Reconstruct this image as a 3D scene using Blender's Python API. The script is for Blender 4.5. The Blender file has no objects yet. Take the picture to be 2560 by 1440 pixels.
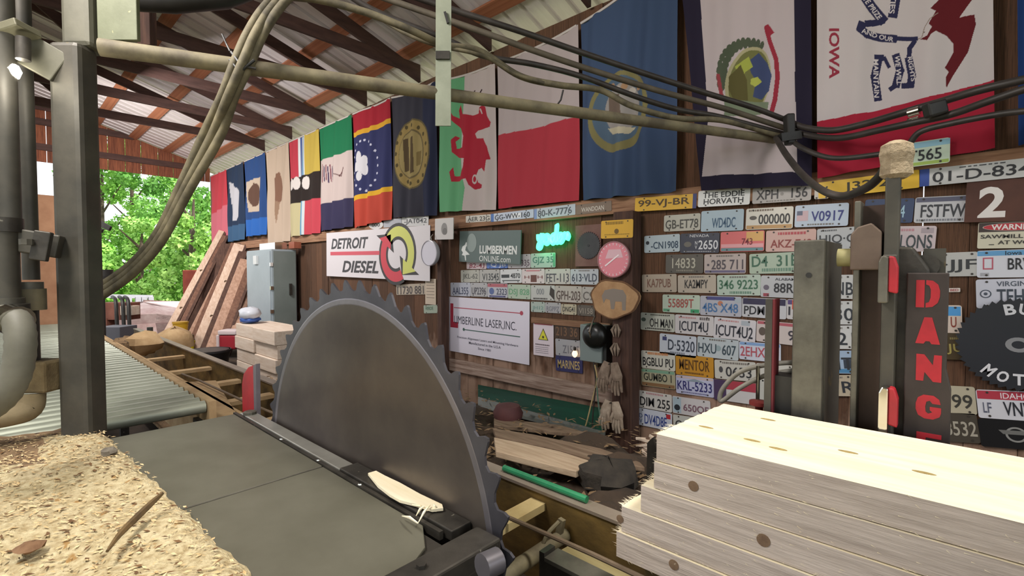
import bpy, bmesh, math, random
import numpy as np
from mathutils import Vector, Matrix
random.seed(7); rng = np.random.default_rng(7)
S = bpy.context.scene
COL = S.collection
PI = math.pi

# ------------------------------------------------------------------ camera
FPX = 1200.0; YAW = math.radians(47.3); PITCH = math.radians(-1.9)
CAM = np.array([0.0, 0.0, 1.5])
_f0 = np.array([-math.cos(YAW), math.sin(YAW), 0]); _r = np.array([math.sin(YAW), math.cos(YAW), 0])
_fw = _f0 * math.cos(PITCH) + np.array([0, 0, math.sin(PITCH)])
_up = np.cross(_r, _fw)
cd = bpy.data.cameras.new('camera'); cam = bpy.data.objects.new('camera', cd); COL.objects.link(cam)
cd.sensor_width = 36; cd.lens = FPX / 2560 * 36; cd.clip_start = .02; cd.clip_end = 300
cam.matrix_world = Matrix(((_r[0], _up[0], -_fw[0], CAM[0]), (_r[1], _up[1], -_fw[1], CAM[1]), (_r[2], _up[2], -_fw[2], CAM[2]), (0, 0, 0, 1)))
S.camera = cam
def ray(x, y): return _fw + _r * (x - 1280) / FPX - _up * (y - 720) / FPX
def onY(x, y, Y): d = ray(x, y); return CAM + d * (Y / d[1])
def onZ(x, y, Z): d = ray(x, y); return CAM + d * ((Z - 1.5) / d[2])
def onX(x, y, X): d = ray(x, y); return CAM + d * (X / d[0])
def onD(x, y, D): return CAM + ray(x, y) * D

# ------------------------------------------------------------------ light
EXPO = 0.0
S.view_settings.view_transform = 'Standard'; S.view_settings.look = 'None'
S.view_settings.exposure = EXPO; S.view_settings.gamma = 1; S.view_settings.use_curve_mapping = False
w = bpy.data.worlds.new('overcast_sky'); S.world = w; w.use_nodes = True
w.node_tree.nodes['Background'].inputs[0].default_value = (.90, .95, 1, 1)
w.node_tree.nodes['Background'].inputs[1].default_value = 1.7
def lamp(name, kind, loc, power, color=(1, 1, 1), size=.3, target=None, spot=None):
    l = bpy.data.lights.new(name, kind); o = bpy.data.objects.new(name, l); COL.objects.link(o); o.location = loc
    l.energy = power; l.color = color
    if kind == 'AREA': l.size = size
    if kind in ('POINT', 'SPOT'): l.shadow_soft_size = size
    if spot: l.spot_size = math.radians(spot); l.spot_blend = .6
    if target is not None:
        o.rotation_euler = (Vector(target) - Vector(loc)).to_track_quat('-Z', 'Y').to_euler()
    return o
sun = lamp('sun', 'SUN', (0, 0, 20), 5.0, (1, .96, .88)); sun.data.angle = .02
sun.rotation_euler = Vector((-.55, -.5, -.75)).to_track_quat('-Z', 'Y').to_euler()
lamp('saw_light', 'SPOT', (.25, 1.45, 3.5), 260, (1, .94, .84), .18, (.0, 1.35, 1.0), 100)
lamp('deck_light', 'SPOT', (-1.3, -.8, 3.4), 150, (1, .95, .84), .2, (-1.6, -.1, .8), 80)
lamp('shed_fill', 'AREA', (-2.2, -.5, 3.55), 95, (1, .94, .9), .8, (-2.4, 3.7, 1.0))  # unseen area fill, added to brighten the plate wall
lamp('bay_fill', 'AREA', (-7, 1.0, 3.5), 110, (1, .95, .92), .8, (-8.0, 3.7, .8))  # added fill without a fixture, lifts the wall around the cabinet
lamp('end_fill', 'AREA', (-10.2, .6, 3.45), 130, (1, .93, .88), .8, (-13, 3.2, 2.0))  # extra unseen light, keeps the far gable from going dark

# ------------------------------------------------------------------ materials
def lin(c):
    if isinstance(c, str):
        c = [int(c[i:i + 2], 16) / 255 for i in (0, 2, 4)]
    return tuple((v / 12.92 if v <= .04045 else ((v + .055) / 1.055) ** 2.4) for v in c)
MATS = {}
def M(name, c1='808080', c2=None, rough=.7, metal=0, scale=8, bump=0, stretch=None, vary=0, fine=None, emit=0, thr=(.35, .65), spec=None):
    if name in MATS: return MATS[name]
    m = bpy.data.materials.new(name); m.use_nodes = True; nt = m.node_tree; N = nt.nodes; L = nt.links
    b = N['Principled BSDF']; b.inputs['Roughness'].default_value = rough; b.inputs['Metallic'].default_value = metal
    if spec is not None: b.inputs['Specular IOR Level'].default_value = spec
    a = lin(c1) + (1,); b.inputs['Base Color'].default_value = a
    out = None
    if c2 or bump:
        tc = N.new('ShaderNodeTexCoord'); mp = N.new('ShaderNodeMapping'); L.new(tc.outputs['Object'], mp.inputs[0])
        if stretch: mp.inputs['Scale'].default_value = stretch
        if vary:
            oi = N.new('ShaderNodeObjectInfo'); mu = N.new('ShaderNodeMath'); mu.operation = 'MULTIPLY'; mu.inputs[1].default_value = 37
            L.new(oi.outputs['Random'], mu.inputs[0]); L.new(mu.outputs[0], mp.inputs['Location'])
        nz = N.new('ShaderNodeTexNoise'); nz.inputs['Scale'].default_value = scale; nz.inputs['Detail'].default_value = 6; nz.inputs['Roughness'].default_value = .62
        L.new(mp.outputs[0], nz.inputs[0])
        if c2:
            rp = N.new('ShaderNodeValToRGB'); rp.color_ramp.elements[0].position = thr[0]; rp.color_ramp.elements[1].position = thr[1]
            rp.color_ramp.elements[0].color = a; rp.color_ramp.elements[1].color = lin(c2) + (1,)
            L.new(nz.outputs[0], rp.inputs[0]); out = rp.outputs[0]
            if fine:
                n2 = N.new('ShaderNodeTexNoise'); n2.inputs['Scale'].default_value = fine[0]; n2.inputs['Detail'].default_value = 3
                L.new(mp.outputs[0], n2.inputs[0])
                r2 = N.new('ShaderNodeValToRGB'); r2.color_ramp.elements[0].position = fine[1]; r2.color_ramp.elements[1].position = fine[1] + .06
                L.new(n2.outputs[0], r2.inputs[0])
                mx = N.new('ShaderNodeMix'); mx.data_type = 'RGBA'; L.new(r2.outputs[0], mx.inputs[0]); L.new(out, mx.inputs[6]); mx.inputs[7].default_value = lin(fine[2]) + (1,)
                out = mx.outputs[2]
            if vary:
                hs = N.new('ShaderNodeHueSaturation'); mr = N.new('ShaderNodeMapRange'); mr.inputs[3].default_value = 1 - vary; mr.inputs[4].default_value = 1 + vary
                L.new(oi.outputs['Random'], mr.inputs[0]); L.new(mr.outputs[0], hs.inputs['Value']); L.new(out, hs.inputs['Color']); out = hs.outputs[0]
            L.new(out, b.inputs['Base Color'])
        if bump:
            bp = N.new('ShaderNodeBump'); bp.inputs['Strength'].default_value = bump; bp.inputs['Distance'].default_value = .02
            L.new(nz.outputs[0], bp.inputs['Height']); L.new(bp.outputs[0], b.inputs['Normal'])
    if emit:
        b.inputs['Emission Color'].default_value = a; b.inputs['Emission Strength'].default_value = emit
    MATS[name] = m; return m
def flat(c, rough=.5): return M('paint_' + c + str(int(rough * 10)), c, rough=rough)
def vcol(name, rough=.85):
    if name in MATS: return MATS[name]
    m = bpy.data.materials.new(name); m.use_nodes = True; N = m.node_tree.nodes
    a = N.new('ShaderNodeAttribute'); a.attribute_name = 'dye'; b = N['Principled BSDF']; b.inputs['Roughness'].default_value = rough
    b.inputs['Specular IOR Level'].default_value = .2
    m.node_tree.links.new(a.outputs['Color'], b.inputs['Base Color']); MATS[name] = m; return m

Mwall = M('barn_board', '47301f', '6b4a35', .85, scale=5, bump=.3, stretch=(9, 1, .6), vary=.28, fine=(14, .62, '2c1d14'))
_nt = Mwall.node_tree; _N = _nt.nodes; _L = _nt.links   # bleached, water-stained feet of the boards
_tc = _N.new('ShaderNodeTexCoord'); _sx = _N.new('ShaderNodeSeparateXYZ'); _L.new(_tc.outputs['Object'], _sx.inputs[0])
_mp = _N.new('ShaderNodeMapping'); _mp.inputs['Scale'].default_value = (.5, 9, 1.1); _L.new(_tc.outputs['Object'], _mp.inputs[0])
_oi = _N.new('ShaderNodeObjectInfo'); _mu = _N.new('ShaderNodeMath'); _mu.operation = 'MULTIPLY'; _mu.inputs[1].default_value = 51; _L.new(_oi.outputs['Random'], _mu.inputs[0]); _L.new(_mu.outputs[0], _mp.inputs['Location'])
_nz = _N.new('ShaderNodeTexNoise'); _nz.inputs['Scale'].default_value = 3; _nz.inputs['Detail'].default_value = 5; _L.new(_mp.outputs[0], _nz.inputs[0])
_mr = _N.new('ShaderNodeMapRange'); _mr.inputs[1].default_value = .95; _mr.inputs[2].default_value = .45; _mr.inputs[3].default_value = 0; _mr.inputs[4].default_value = .45; _L.new(_sx.outputs[2], _mr.inputs[0])
_ad = _N.new('ShaderNodeMath'); _L.new(_mr.outputs[0], _ad.inputs[0]); _L.new(_nz.outputs[0], _ad.inputs[1])
_rp = _N.new('ShaderNodeValToRGB'); _rp.color_ramp.elements[0].position = .72; _rp.color_ramp.elements[1].position = .98; _L.new(_ad.outputs[0], _rp.inputs[0])
_mx = _N.new('ShaderNodeMix'); _mx.data_type = 'RGBA'; _b = _N['Principled BSDF']; _src = _b.inputs['Base Color'].links[0].from_socket
_L.new(_rp.outputs[0], _mx.inputs[0]); _L.new(_src, _mx.inputs[6]); _mx.inputs[7].default_value = lin('9c7f6c') + (1,); _L.new(_mx.outputs[2], _b.inputs['Base Color'])
Mgable = M('gable_board', '5f3322', '8a5238', .85, scale=5, bump=.2, stretch=(1, 9, .6), vary=.25)
Mpost = M('dark_timber', '38231c', '553a2e', .8, scale=6, bump=.3, stretch=(6, 6, .5), vary=.1)
Mrail = M('rail_timber', '6f4c35', '9a755a', .8, scale=5, bump=.2, stretch=(.5, 8, 8), vary=.15)
Mtruss = M('truss_timber', '3b2622', '4f3630', .8, scale=6, bump=.2, stretch=(6, .6, 3))
Mpurlin = M('purlin_timber', '8a5238', 'a66b4c', .8, scale=5, stretch=(.6, 6, 6))
Mroof = M('galvanised_roof', 'c8c0c2', 'd8d2d4', .45, .1, scale=2, stretch=(2, .3, 1))
Msteel = M('grey_green_steel', '413f39', '555148', .55, .3, scale=5, bump=.1, fine=(9, .68, '7d6a3c'))
Mstlite = M('worn_pale_steel', '726f64', '45423b', .5, .4, scale=5, bump=.1)
Mdarkst = M('dark_oily_steel', '33302c', '4a4640', .45, .5, scale=8, bump=.15, fine=(40, .70, '8a8578'))
Mplatest = M('table_steel', '5b594c', '69675a', .5, .3, scale=3, bump=.04)
Mblack = M('black_rubber', '1b1a19', '2a2826', .5, scale=8)
Mhose = M('dusty_hose', '4a4436', '7d745a', .75, scale=9, bump=.1)
Mhosed = M('dark_hose', '26221f', '3a3430', .5, scale=9)
Mpipe = M('dusty_pipe', '5e5646', '8a8165', .7, .1, scale=7, bump=.1)
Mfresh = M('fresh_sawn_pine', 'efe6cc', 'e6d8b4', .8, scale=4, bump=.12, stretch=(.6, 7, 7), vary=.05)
Mshadedside = M('shaded_side_pine', 'aa9c90', 'c6b8ac', .85, scale=6, bump=.3, stretch=(.8, 6, 10), vary=.08)  # board sides greyer than the tops, their weaker light painted in
Mplank = M('slab_wood', 'b08a70', 'd3b296', .8, scale=5, bump=.2, stretch=(5, 5, .6), vary=.25)
Mpale = M('pale_lumber', 'd9c3ae', 'ecdccb', .8, scale=5, bump=.1, stretch=(.6, 6, 6), vary=.08)
Mgrey = M('cabinet_paint', '8f9aa0', '9aa5ab', .45, scale=2)
Mdust = M('sawdust', 'a8946c', 'd8caa4', .95, scale=42, bump=.9, fine=(26, .64, 'a5824f'))
Mdustd = M('dirty_sawdust', '6d5840', '94795a', .95, scale=10, bump=.6, fine=(40, .6, '46372a'))
Mchip = M('wood_chip', 'dccaa0', 'bfa070', .9, scale=30)
Mtan = M('dusty_tan', 'a88a63', 'c0a47c', .9, scale=7, bump=.3)
Myel = M('yellow_frame_paint', '8d7340', '57482c', .6, .2, scale=4, bump=.2, stretch=(1, 1, 2))
Mroller = M('roller_steel', '8d9484', 'b0b5a5', .45, .35, scale=5, stretch=(3, .5, 3))
Mgnd = M('shed_ground', '4a3c30', '30271f', .95, scale=3, bump=.5, fine=(18, .66, '5c4c3c'))
Mgrass = M('yard_dirt', '9a9078', '8a9a62', .95, scale=.6, bump=.3)
Mred = M('red_paint', 'b3202c', '8e1a24', .5, scale=5, bump=.05)
Mchrome = M('chrome', 'd0cdc4', rough=.15, metal=1)
Mgreen = M('green_sheet', '0a3a2d', '12493a', .4, .2, scale=3, stretch=(.4, 3, 3))
Mleather = M('glove_leather', '8b7a69', 'b3a493', .9, scale=12, bump=.3)

# ------------------------------------------------------------------ mesh helpers
class MB:
    def __init__(s): s.v = []; s.f = []; s.mi = []
    def add(s, vs, fs, mi=0):
        n = len(s.v); s.v += [tuple(map(float, p)) for p in vs]; s.f += [tuple(n + i for i in f) for f in fs]; s.mi += [mi] * len(fs); return s
    def hexa(s, p, mi=0):   # 8 corners, bottom 4 ccw then top 4
        return s.add(p, [(3, 2, 1, 0), (4, 5, 6, 7), (0, 1, 5, 4), (1, 2, 6, 5), (2, 3, 7, 6), (3, 0, 4, 7)], mi)
    def box(s, x0, x1, y0, y1, z0, z1, mi=0):
        return s.hexa([(x0, y0, z0), (x1, y0, z0), (x1, y1, z0), (x0, y1, z0), (x0, y0, z1), (x1, y0, z1), (x1, y1, z1), (x0, y1, z1)], mi)
    def bar(s, p, q, w, t, side=(1, 0, 0), mi=0):   # oriented box from p to q
        p, q = np.array(p, float), np.array(q, float); d = q - p; d /= np.linalg.norm(d)
        a = np.array(side, float); a -= d * (a @ d); a /= np.linalg.norm(a); b = np.cross(d, a); a = a * w / 2; b = b * t / 2
        return s.hexa([p - a - b, p + a - b, p + a + b, p - a + b, q - a - b, q + a - b, q + a + b, q - a + b], mi)
    def tube(s, pts, r, seg=10, cap=True, mi=0):
        pts = [np.array(p, float) for p in pts]; n = len(pts); rs = r if hasattr(r, '__len__') else [r] * n
        vs = []; a = None
        for i in range(n):
            d = pts[min(i + 1, n - 1)] - pts[max(i - 1, 0)]; d /= (np.linalg.norm(d) + 1e-12)
            if a is None: a = np.cross(d, (0, 0, 1.) if abs(d[2]) < .9 else (1., 0, 0))
            a = a - d * (a @ d); a /= np.linalg.norm(a); b = np.cross(d, a)
            for k in range(seg):
                t = 2 * PI * k / seg; vs.append(pts[i] + (a * math.cos(t) + b * math.sin(t)) * rs[i])
        fs = [(i * seg + k, i * seg + (k + 1) % seg, (i + 1) * seg + (k + 1) % seg, (i + 1) * seg + k) for i in range(n - 1) for k in range(seg)]
        if cap: fs += [tuple(range(seg - 1, -1, -1)), tuple((n - 1) * seg + k for k in range(seg))]
        return s.add(vs, fs, mi)
    def lathe(s, c, prof, seg=24, axis='z', mi=0):   # prof: (radius, height)
        vs = []; c = np.array(c, float)
        for r, h in prof:
            for k in range(seg):
                t = 2 * PI * k / seg; u, v = r * math.cos(t), r * math.sin(t)
                vs.append(c + {'z': (u, v, h), 'y': (u, h, v), 'x': (h, u, v)}[axis])
        n = len(prof)
        fs = [(i * seg + k, i * seg + (k + 1) % seg, (i + 1) * seg + (k + 1) % seg, (i + 1) * seg + k) for i in range(n - 1) for k in range(seg)]
        fs += [tuple(range(seg - 1, -1, -1)), tuple((n - 1) * seg + k for k in range(seg))]
        return s.add(vs, fs, mi)
    def prism(s, poly, y0, y1, mi=0):   # polygon in (x,z), extruded in y
        n = len(poly)
        return s.add([(x, y0, z) for x, z in poly] + [(x, y1, z) for x, z in poly],
                     [tuple(range(n)), tuple(range(2 * n - 1, n - 1, -1))] + [(i, i + n, (i + 1) % n + n, (i + 1) % n) for i in range(n)], mi)
    def prismz(s, poly, z0, z1, mi=0):
        n = len(poly)
        return s.add([(x, y, z0) for x, y in poly] + [(x, y, z1) for x, y in poly],
                     [tuple(range(n - 1, -1, -1)), tuple(range(n, 2 * n))] + [(i, (i + 1) % n, (i + 1) % n + n, i + n) for i in range(n)], mi)
def smoothpath(pts, n=8):
    P = [np.array(p, float) for p in pts]; P = [2 * P[0] - P[1]] + P + [2 * P[-1] - P[-2]]; out = []
    for i in range(1, len(P) - 2):
        for k in range(n):
            t = k / n; a, b, c, d = P[i - 1:i + 3]
            out.append(.5 * (2 * b + (c - a) * t + (2 * a - 5 * b + 4 * c - d) * t * t + (3 * b - a - 3 * c + d) * t ** 3))
    out.append(P[-2]); return out
def tag(o, label=None, cat=None, group=None, kind=None):
    if label: o['label'] = label
    if cat: o['category'] = cat
    if group: o['group'] = group
    if kind: o['kind'] = kind
    return o
def thing(name, label, cat, loc=(0, 0, 0), group=None, kind=None, roty=0):
    o = bpy.data.objects.new(name, None); COL.objects.link(o); o.location = tuple(map(float, loc)); o.rotation_euler = (0, roty, 0)
    o.empty_display_size = .05
    return tag(o, label, cat, group, kind)
def obj(name, mb, mat, parent=None, smooth=False, local=False, loc=None, bevel=0):
    me = bpy.data.meshes.new(name); v = np.array(mb.v)
    o = bpy.data.objects.new(name, me); COL.objects.link(o)
    if parent is not None:
        if not local: v = v - np.array(parent_world(parent))
        o.parent = parent
    else:
        if loc is None:
            loc = np.array([(v[:, 0].min() + v[:, 0].max()) / 2, (v[:, 1].min() + v[:, 1].max()) / 2, v[:, 2].min()])
        v = v - loc; o.location = tuple(map(float, loc))
    me.from_pydata([tuple(p) for p in v], [], mb.f)
    mats = mat if isinstance(mat, (list, tuple)) else [mat]
    for m in mats: me.materials.append(m)
    if len(mats) > 1: me.polygons.foreach_set('material_index', mb.mi)
    if smooth:
        me.polygons.foreach_set('use_smooth', [True] * len(me.polygons)); me.set_sharp_from_angle(angle=math.radians(40))
    if bevel:
        bm = o.modifiers.new('bevel', 'BEVEL'); bm.width = bevel; bm.segments = 2; bm.limit_method = 'ANGLE'
    me.update(); return o
def parent_world(p):
    l = np.array(p.location)
    while p.parent: p = p.parent; l = l + np.array(p.location)
    return l
def inst(src, name, parent, loc, rot=(0, 0, 0), scale=(1, 1, 1), mat=None):
    o = bpy.data.objects.new(name, src); COL.objects.link(o); o.parent = parent; o.location = tuple(map(float, loc)); o.rotation_euler = rot; o.scale = scale
    return o
def mesh(name, mb, mat):
    me = bpy.data.meshes.new(name); me.from_pydata(mb.v, [], mb.f); me.materials.append(mat); return me
# text -> 2D verts + faces fitted into a box
_TC = {}
def text2d(body, bold=0.0, shear=0):
    key = (body, bold, shear)
    if key in _TC: return _TC[key]
    c = bpy.data.curves.new('t', 'FONT'); c.body = body; c.resolution_u = 3; c.offset = bold; c.fill_mode = 'FRONT'; c.shear = shear
    c.align_x = 'CENTER'; c.space_line = .85
    o = bpy.data.objects.new('t', c); COL.objects.link(o)
    bpy.context.view_layer.update()
    dg = bpy.context.evaluated_depsgraph_get()
    me = bpy.data.meshes.new_from_object(o.evaluated_get(dg))
    v = np.array([p.co[:2] for p in me.vertices]); f = [tuple(p.vertices) for p in me.polygons]
    bpy.data.objects.remove(o); bpy.data.curves.remove(c); bpy.data.meshes.remove(me)
    v = (v - v.min(0)) / (v.max(0) - v.min(0)); _TC[key] = (v, f); return v, f
def lettering(mb, body, x0, x1, z0, z1, y, bold=0.0, shear=0, mi=0, xf=None):
    v, f = text2d(body, bold, shear)
    pts = [(x0 + (x1 - x0) * a, z0 + (z1 - z0) * b) for a, b in v]
    if xf: pts = [xf(*p) for p in pts]
    mb.add([(a, y, b) for a, b in pts], f, mi); return mb

# ------------------------------------------------------------------ structure
YW = 3.72; XL = -13.6; XR = 3.2; ROOF0 = 4.0; SL = .30; YR = -2.6
def roofz(Y): return ROOF0 + SL * (YW - Y)
g = MB(); g.box(XL - 3, 6, -9.5, YW + .6, -.2, 0); tag(obj('floor', g, Mgnd), kind='structure', label='dark dirt and debris floor of the shed', cat='floor')
g = MB(); g.add([(-80, -60, -.05), (40, -60, -.05), (40, 70, -.05), (-80, 70, -.05)], [(0, 1, 2, 3)]); tag(obj('yard_ground', g, Mgrass), 'green grassy ground outside the shed', 'ground', kind='structure')

wall = thing('wall_back', 'brown vertical board wall hung with flags and plates', 'wall', (0, YW, 0), kind='structure')
slits = sorted(onY(x, 650, YW)[0] for x in (1605, 2305))
edges = []; x = XL
while x < XR:
    x2 = x + random.uniform(.17, .235)
    for s_ in slits:
        if x < s_ < x2 + .09: x2 = s_
    edges.append((x, x2)); x = x2
pl = MB(); pl.box(-.5, .5, 0, .025, 0, 3.88); plm = mesh('plank', pl, Mwall)
for i, (a, b) in enumerate(edges):
    gap = .008 if any(abs(b - s_) < .02 for s_ in slits) else .0022
    inst(plm, 'plank', wall, ((a + b) / 2, random.uniform(.002, .014), 0), scale=(b - a - gap, 1, 1))
bk = MB()
for a, b in edges:
    if not any(abs(b - s_) < .02 for s_ in slits): bk.box(b - .03, b + .03, YW + .042, YW + .06, 0, 3.88)
obj('batten_backing', bk, Mpost, wall)

def trim(i, mb, mat, label): return tag(obj('trim_%d' % i, mb, mat, bevel=.004), label, 'beam', kind='structure')
zr = 2.155
trim(1, MB().box(XL, XR, YW - .04, YW - .005, zr - .15, zr), Mrail, 'long brown rail under the row of flags')
trim(2, MB().box(XL, -2.16, YW - .045, YW - .005, .33, .47), M('stained_rail', '7d6355', 'b09a8c', .85, scale=5, bump=.2, stretch=(.6, 6, 9)), 'stained low rail along the foot of the board wall')
trim(3, MB().box(onY(1332, 785, YW)[0], onY(1530, 785, YW)[0], YW - .03, YW - .005, .985, 1.045), Mrail, 'thin wooden batten above the yellow warning notice')
def wallpost(x0, x1, Y0, name, label, zt=4.0, y=600):
    a = onY(x0, y, Y0)[0]; b = onY(x1, y, YW - .046)[0]
    o = obj(name, MB().box(a, b, Y0, YW - .046, 0, zt), Mpost, bevel=.008); return tag(o, label, 'post', kind='structure')
wallpost(1532, 1603, 3.53, 'timber_post', 'dark brown timber post carrying the gloves and the log slice', 2.0)
wallpost(1092, 1122, 3.56, 'timber_post', 'dark timber post right of the long white banner', 2.0)

# gable wall at the far end, boards over a header, open below
gab = thing('wall_left', 'brown vertical board gable over the open far end', 'wall', (XL, 0, 3.72), kind='structure')
y = -8.9; i = 0
while y < YW:
    wd = random.uniform(.27, .33); b = MB(); y2 = min(y + wd, YW)
    top = lambda yy: (roofz(yy) if yy > YR else roofz(YR) - SL * (YR - yy)) + .05
    b.add([(0, y + .005, 0), (0, y2 - .005, 0), (0, y2 - .005, top(y2) - 3.72), (0, y + .005, top(y) - 3.72)] + [(.03, y + .005, 0), (.03, y2 - .005, 0), (.03, y2 - .005, top(y2) - 3.72), (.03, y + .005, top(y) - 3.72)],
          [(0, 1, 2, 3), (7, 6, 5, 4), (0, 4, 5, 1), (1, 5, 6, 2), (2, 6, 7, 3), (3, 7, 4, 0)])
    obj('plank', b, Mgable, gab, local=True); y = y2
for zz in (3.95, 4.45, 4.75):
    obj('girt', MB().box(XL + .031, XL + .07, -8.9 if zz < 4.4 else -6.5 + (zz - 4.45) * 2, YW - .15 if zz < 4.2 else YW - (zz - 4.0) / SL, zz, zz + .13), Mtruss, gab)

# roof: corrugated sheets, purlins
ceil = thing('ceiling', 'corrugated metal roof on brown purlins', 'roof', (0, 0, 4.0), kind='structure')
pitch = .1; nr = 10
def sheet(x0):
    vs = []; fs = []; prof = []
    for k in range(4):
        o_ = x0 + k * .228
        prof += [(o_, 0), (o_ + .07, 0), (o_ + .082, .038), (o_ + .118, .038), (o_ + .13, 0), (o_ + .175, .006)]
    prof.append((x0 + .912, 0))
    for (a, h) in prof:
        vs += [(a, YW + .45, roofz(YW + .45) + .06 + h), (a, YR, roofz(YR) + .06 + h)]
    for i in range(len(prof) - 1): fs.append((2 * i, 2 * i + 1, 2 * i + 3, 2 * i + 2))
    return MB().add(vs, fs)
xs = XL - .4
sh = sheet(0); shm = mesh('roof_sheet', sh, Mroof)
while xs < XR + 1:
    inst(shm, 'roof_sheet', ceil, (xs, 0, -4.0)); xs += .912
obj('far_slope', MB().add([(XL - .4, YR, roofz(YR) + .06), (XR + 1, YR, roofz(YR) + .06), (XR + 1, -9.2, roofz(YR) + .06 - SL * (9.2 + YR)), (XL - .4, -9.2, roofz(YR) + .06 - SL * (9.2 + YR))], [(0, 1, 2, 3)]), Mroof, ceil)
pur = MB().box(-.5, .5, -.075, .075, 0, .03); purm = mesh('purlin', pur, Mpurlin)
a_ = -math.atan(SL)
Y = 3.44
while Y > YR:
    inst(purm, 'purlin', ceil, ((XL + XR) / 2 + .4, Y, roofz(Y) + .024 - 4), rot=(a_, 0, 0), scale=(XR - XL + 1.4, 1, 1)); Y -= .62
# trusses
def truss(X, k):   # bottom chord, top chord, two webs
    t = thing('roof_truss', 'dark timber roof truss, number %d from the near end' % k, 'truss', (X, YW, 4.0), kind='structure')
    zt = lambda yy: roofz(yy) - .02
    obj('bottom_chord', MB().box(X - .017, X + .017, -8.6, YW - .05, 3.94, 4.07), Mtruss, t)
    yb = YW - .05
    v = [(X - .02, yb, zt(yb) - .0), (X - .02, YR, zt(YR)), (X - .02, YR, zt(YR) - .14), (X - .02, yb, zt(yb) - .14)]
    obj('top_chord', MB().add(v + [(X + .02,) + p[1:] for p in v], [(0, 1, 2, 3), (7, 6, 5, 4), (0, 4, 5, 1), (1, 5, 6, 2), (2, 6, 7, 3), (3, 7, 4, 0)]), Mtruss, t)
    for (ya, up1, yb2, up2) in ((.9, 0, -.3, 1), (-.3, 1, -2.4, 0)):
        p = (X + .03, ya, zt(ya) - .1 if up1 else 4.02); q = (X + .03, yb2, zt(yb2) - .1 if up2 else 4.02)
        obj('web', MB().bar(p, q, .09, .035, side=(0, 1, 0)), Mtruss, t)
k = 1
for X in [1.3, .05, -1.2, -2.45, -3.7, -4.95, -6.2, -7.45, -8.7, -9.95]:
    truss(X, k); k += 1

# ------------------------------------------------------------------ trees outside
Mleaf = [M('leaf_%d' % i, c1, c2, .8, scale=1.2, vary=.1) for i, (c1, c2) in enumerate((('6fae3c', '9fd662'), ('5c9a3c', '8cc45e'), ('86c24a', 'b4e07c')))]
Mbark = M('bark', '4a3d30', '65564a', .9, scale=6)
def tree(c, H, R, n, label, mi, zlow=.15):
    t = thing('leafy_tree', label, 'tree', (c[0], c[1], 0), group='trees beyond the open end')
    m = MB()
    m.tube([(c[0], c[1], 0), (c[0] + .1, c[1], H * .5), (c[0], c[1] + .1, H * .9)], [.16, .11, .03], 8); 
    for q in range(6):
        zz = H * (.25 + .1 * q); th = q * 2.3
        m.tube([(c[0], c[1], zz), (c[0] + R * .6 * math.cos(th), c[1] + R * .6 * math.sin(th), zz + H * .18)], [.05, .015], 6)
    obj('trunk', m, Mbark, t)
    cl = []
    for q in range(int(26 + R * 12)):
        zz = random.uniform(zlow, 1); rr = R * math.sqrt(random.random()) * math.sqrt(max(.05, 1 - (zz - .45) ** 2 * 2.6)); th = random.uniform(0, 2 * PI)
        cl.append((c[0] + rr * math.cos(th), c[1] + rr * math.sin(th), zz * H, random.uniform(.35, .75) * R / 2.2))
    cl = np.array(cl); idx = rng.integers(0, len(cl), n)
    d = rng.normal(size=(n, 3)); d /= np.linalg.norm(d, axis=1)[:, None]
    pos = cl[idx, :3] + d * (cl[idx, 3] * rng.uniform(.6, 1, n))[:, None]
    a = rng.normal(size=(n, 3)); a /= np.linalg.norm(a, axis=1)[:, None]; b = np.cross(a, d + .3 * rng.normal(size=(n, 3))); b /= np.linalg.norm(b, axis=1)[:, None]
    s_ = rng.uniform(.05, .12, n)[:, None]
    vs = np.stack([pos - a * s_, pos + b * s_ * .6, pos + a * s_, pos - b * s_ * .6], 1).reshape(-1, 3)
    vs[:, 2] = np.maximum(vs[:, 2], .02)
    f = MB(); f.v = [tuple(p) for p in vs]; f.f = [(4 * i, 4 * i + 1, 4 * i + 2, 4 * i + 3) for i in range(n)]; f.mi = [0] * n
    tag(obj('foliage', f, Mleaf[mi], t), kind='stuff')
tree((-19.0, 4.6, 0), 4.4, 1.25, 9000, 'bright yellow green leafy tree nearest the leaning slab wood', 2, .02)
tree((-21.5, 3.6, 0), 3.2, 1.1, 7000, 'low light green bush in the middle of the opening', 2, .0)
tree((-25.0, 5.7, 0), 8.5, 2.0, 12000, 'tall dense green tree behind the low bush', 1)
tree((-27.5, 3.3, 0), 7.2, 1.7, 9000, 'pale green tree near the grey steel post', 0)
tree((-34.0, 5.4, 0), 9.5, 2.4, 10000, 'farthest tall tree in the back of the opening', 0)
tree((-24.0, 2.5, 0), 2.6, 1.1, 5000, 'soft green bush left behind the steel post', 0, .0)

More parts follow.
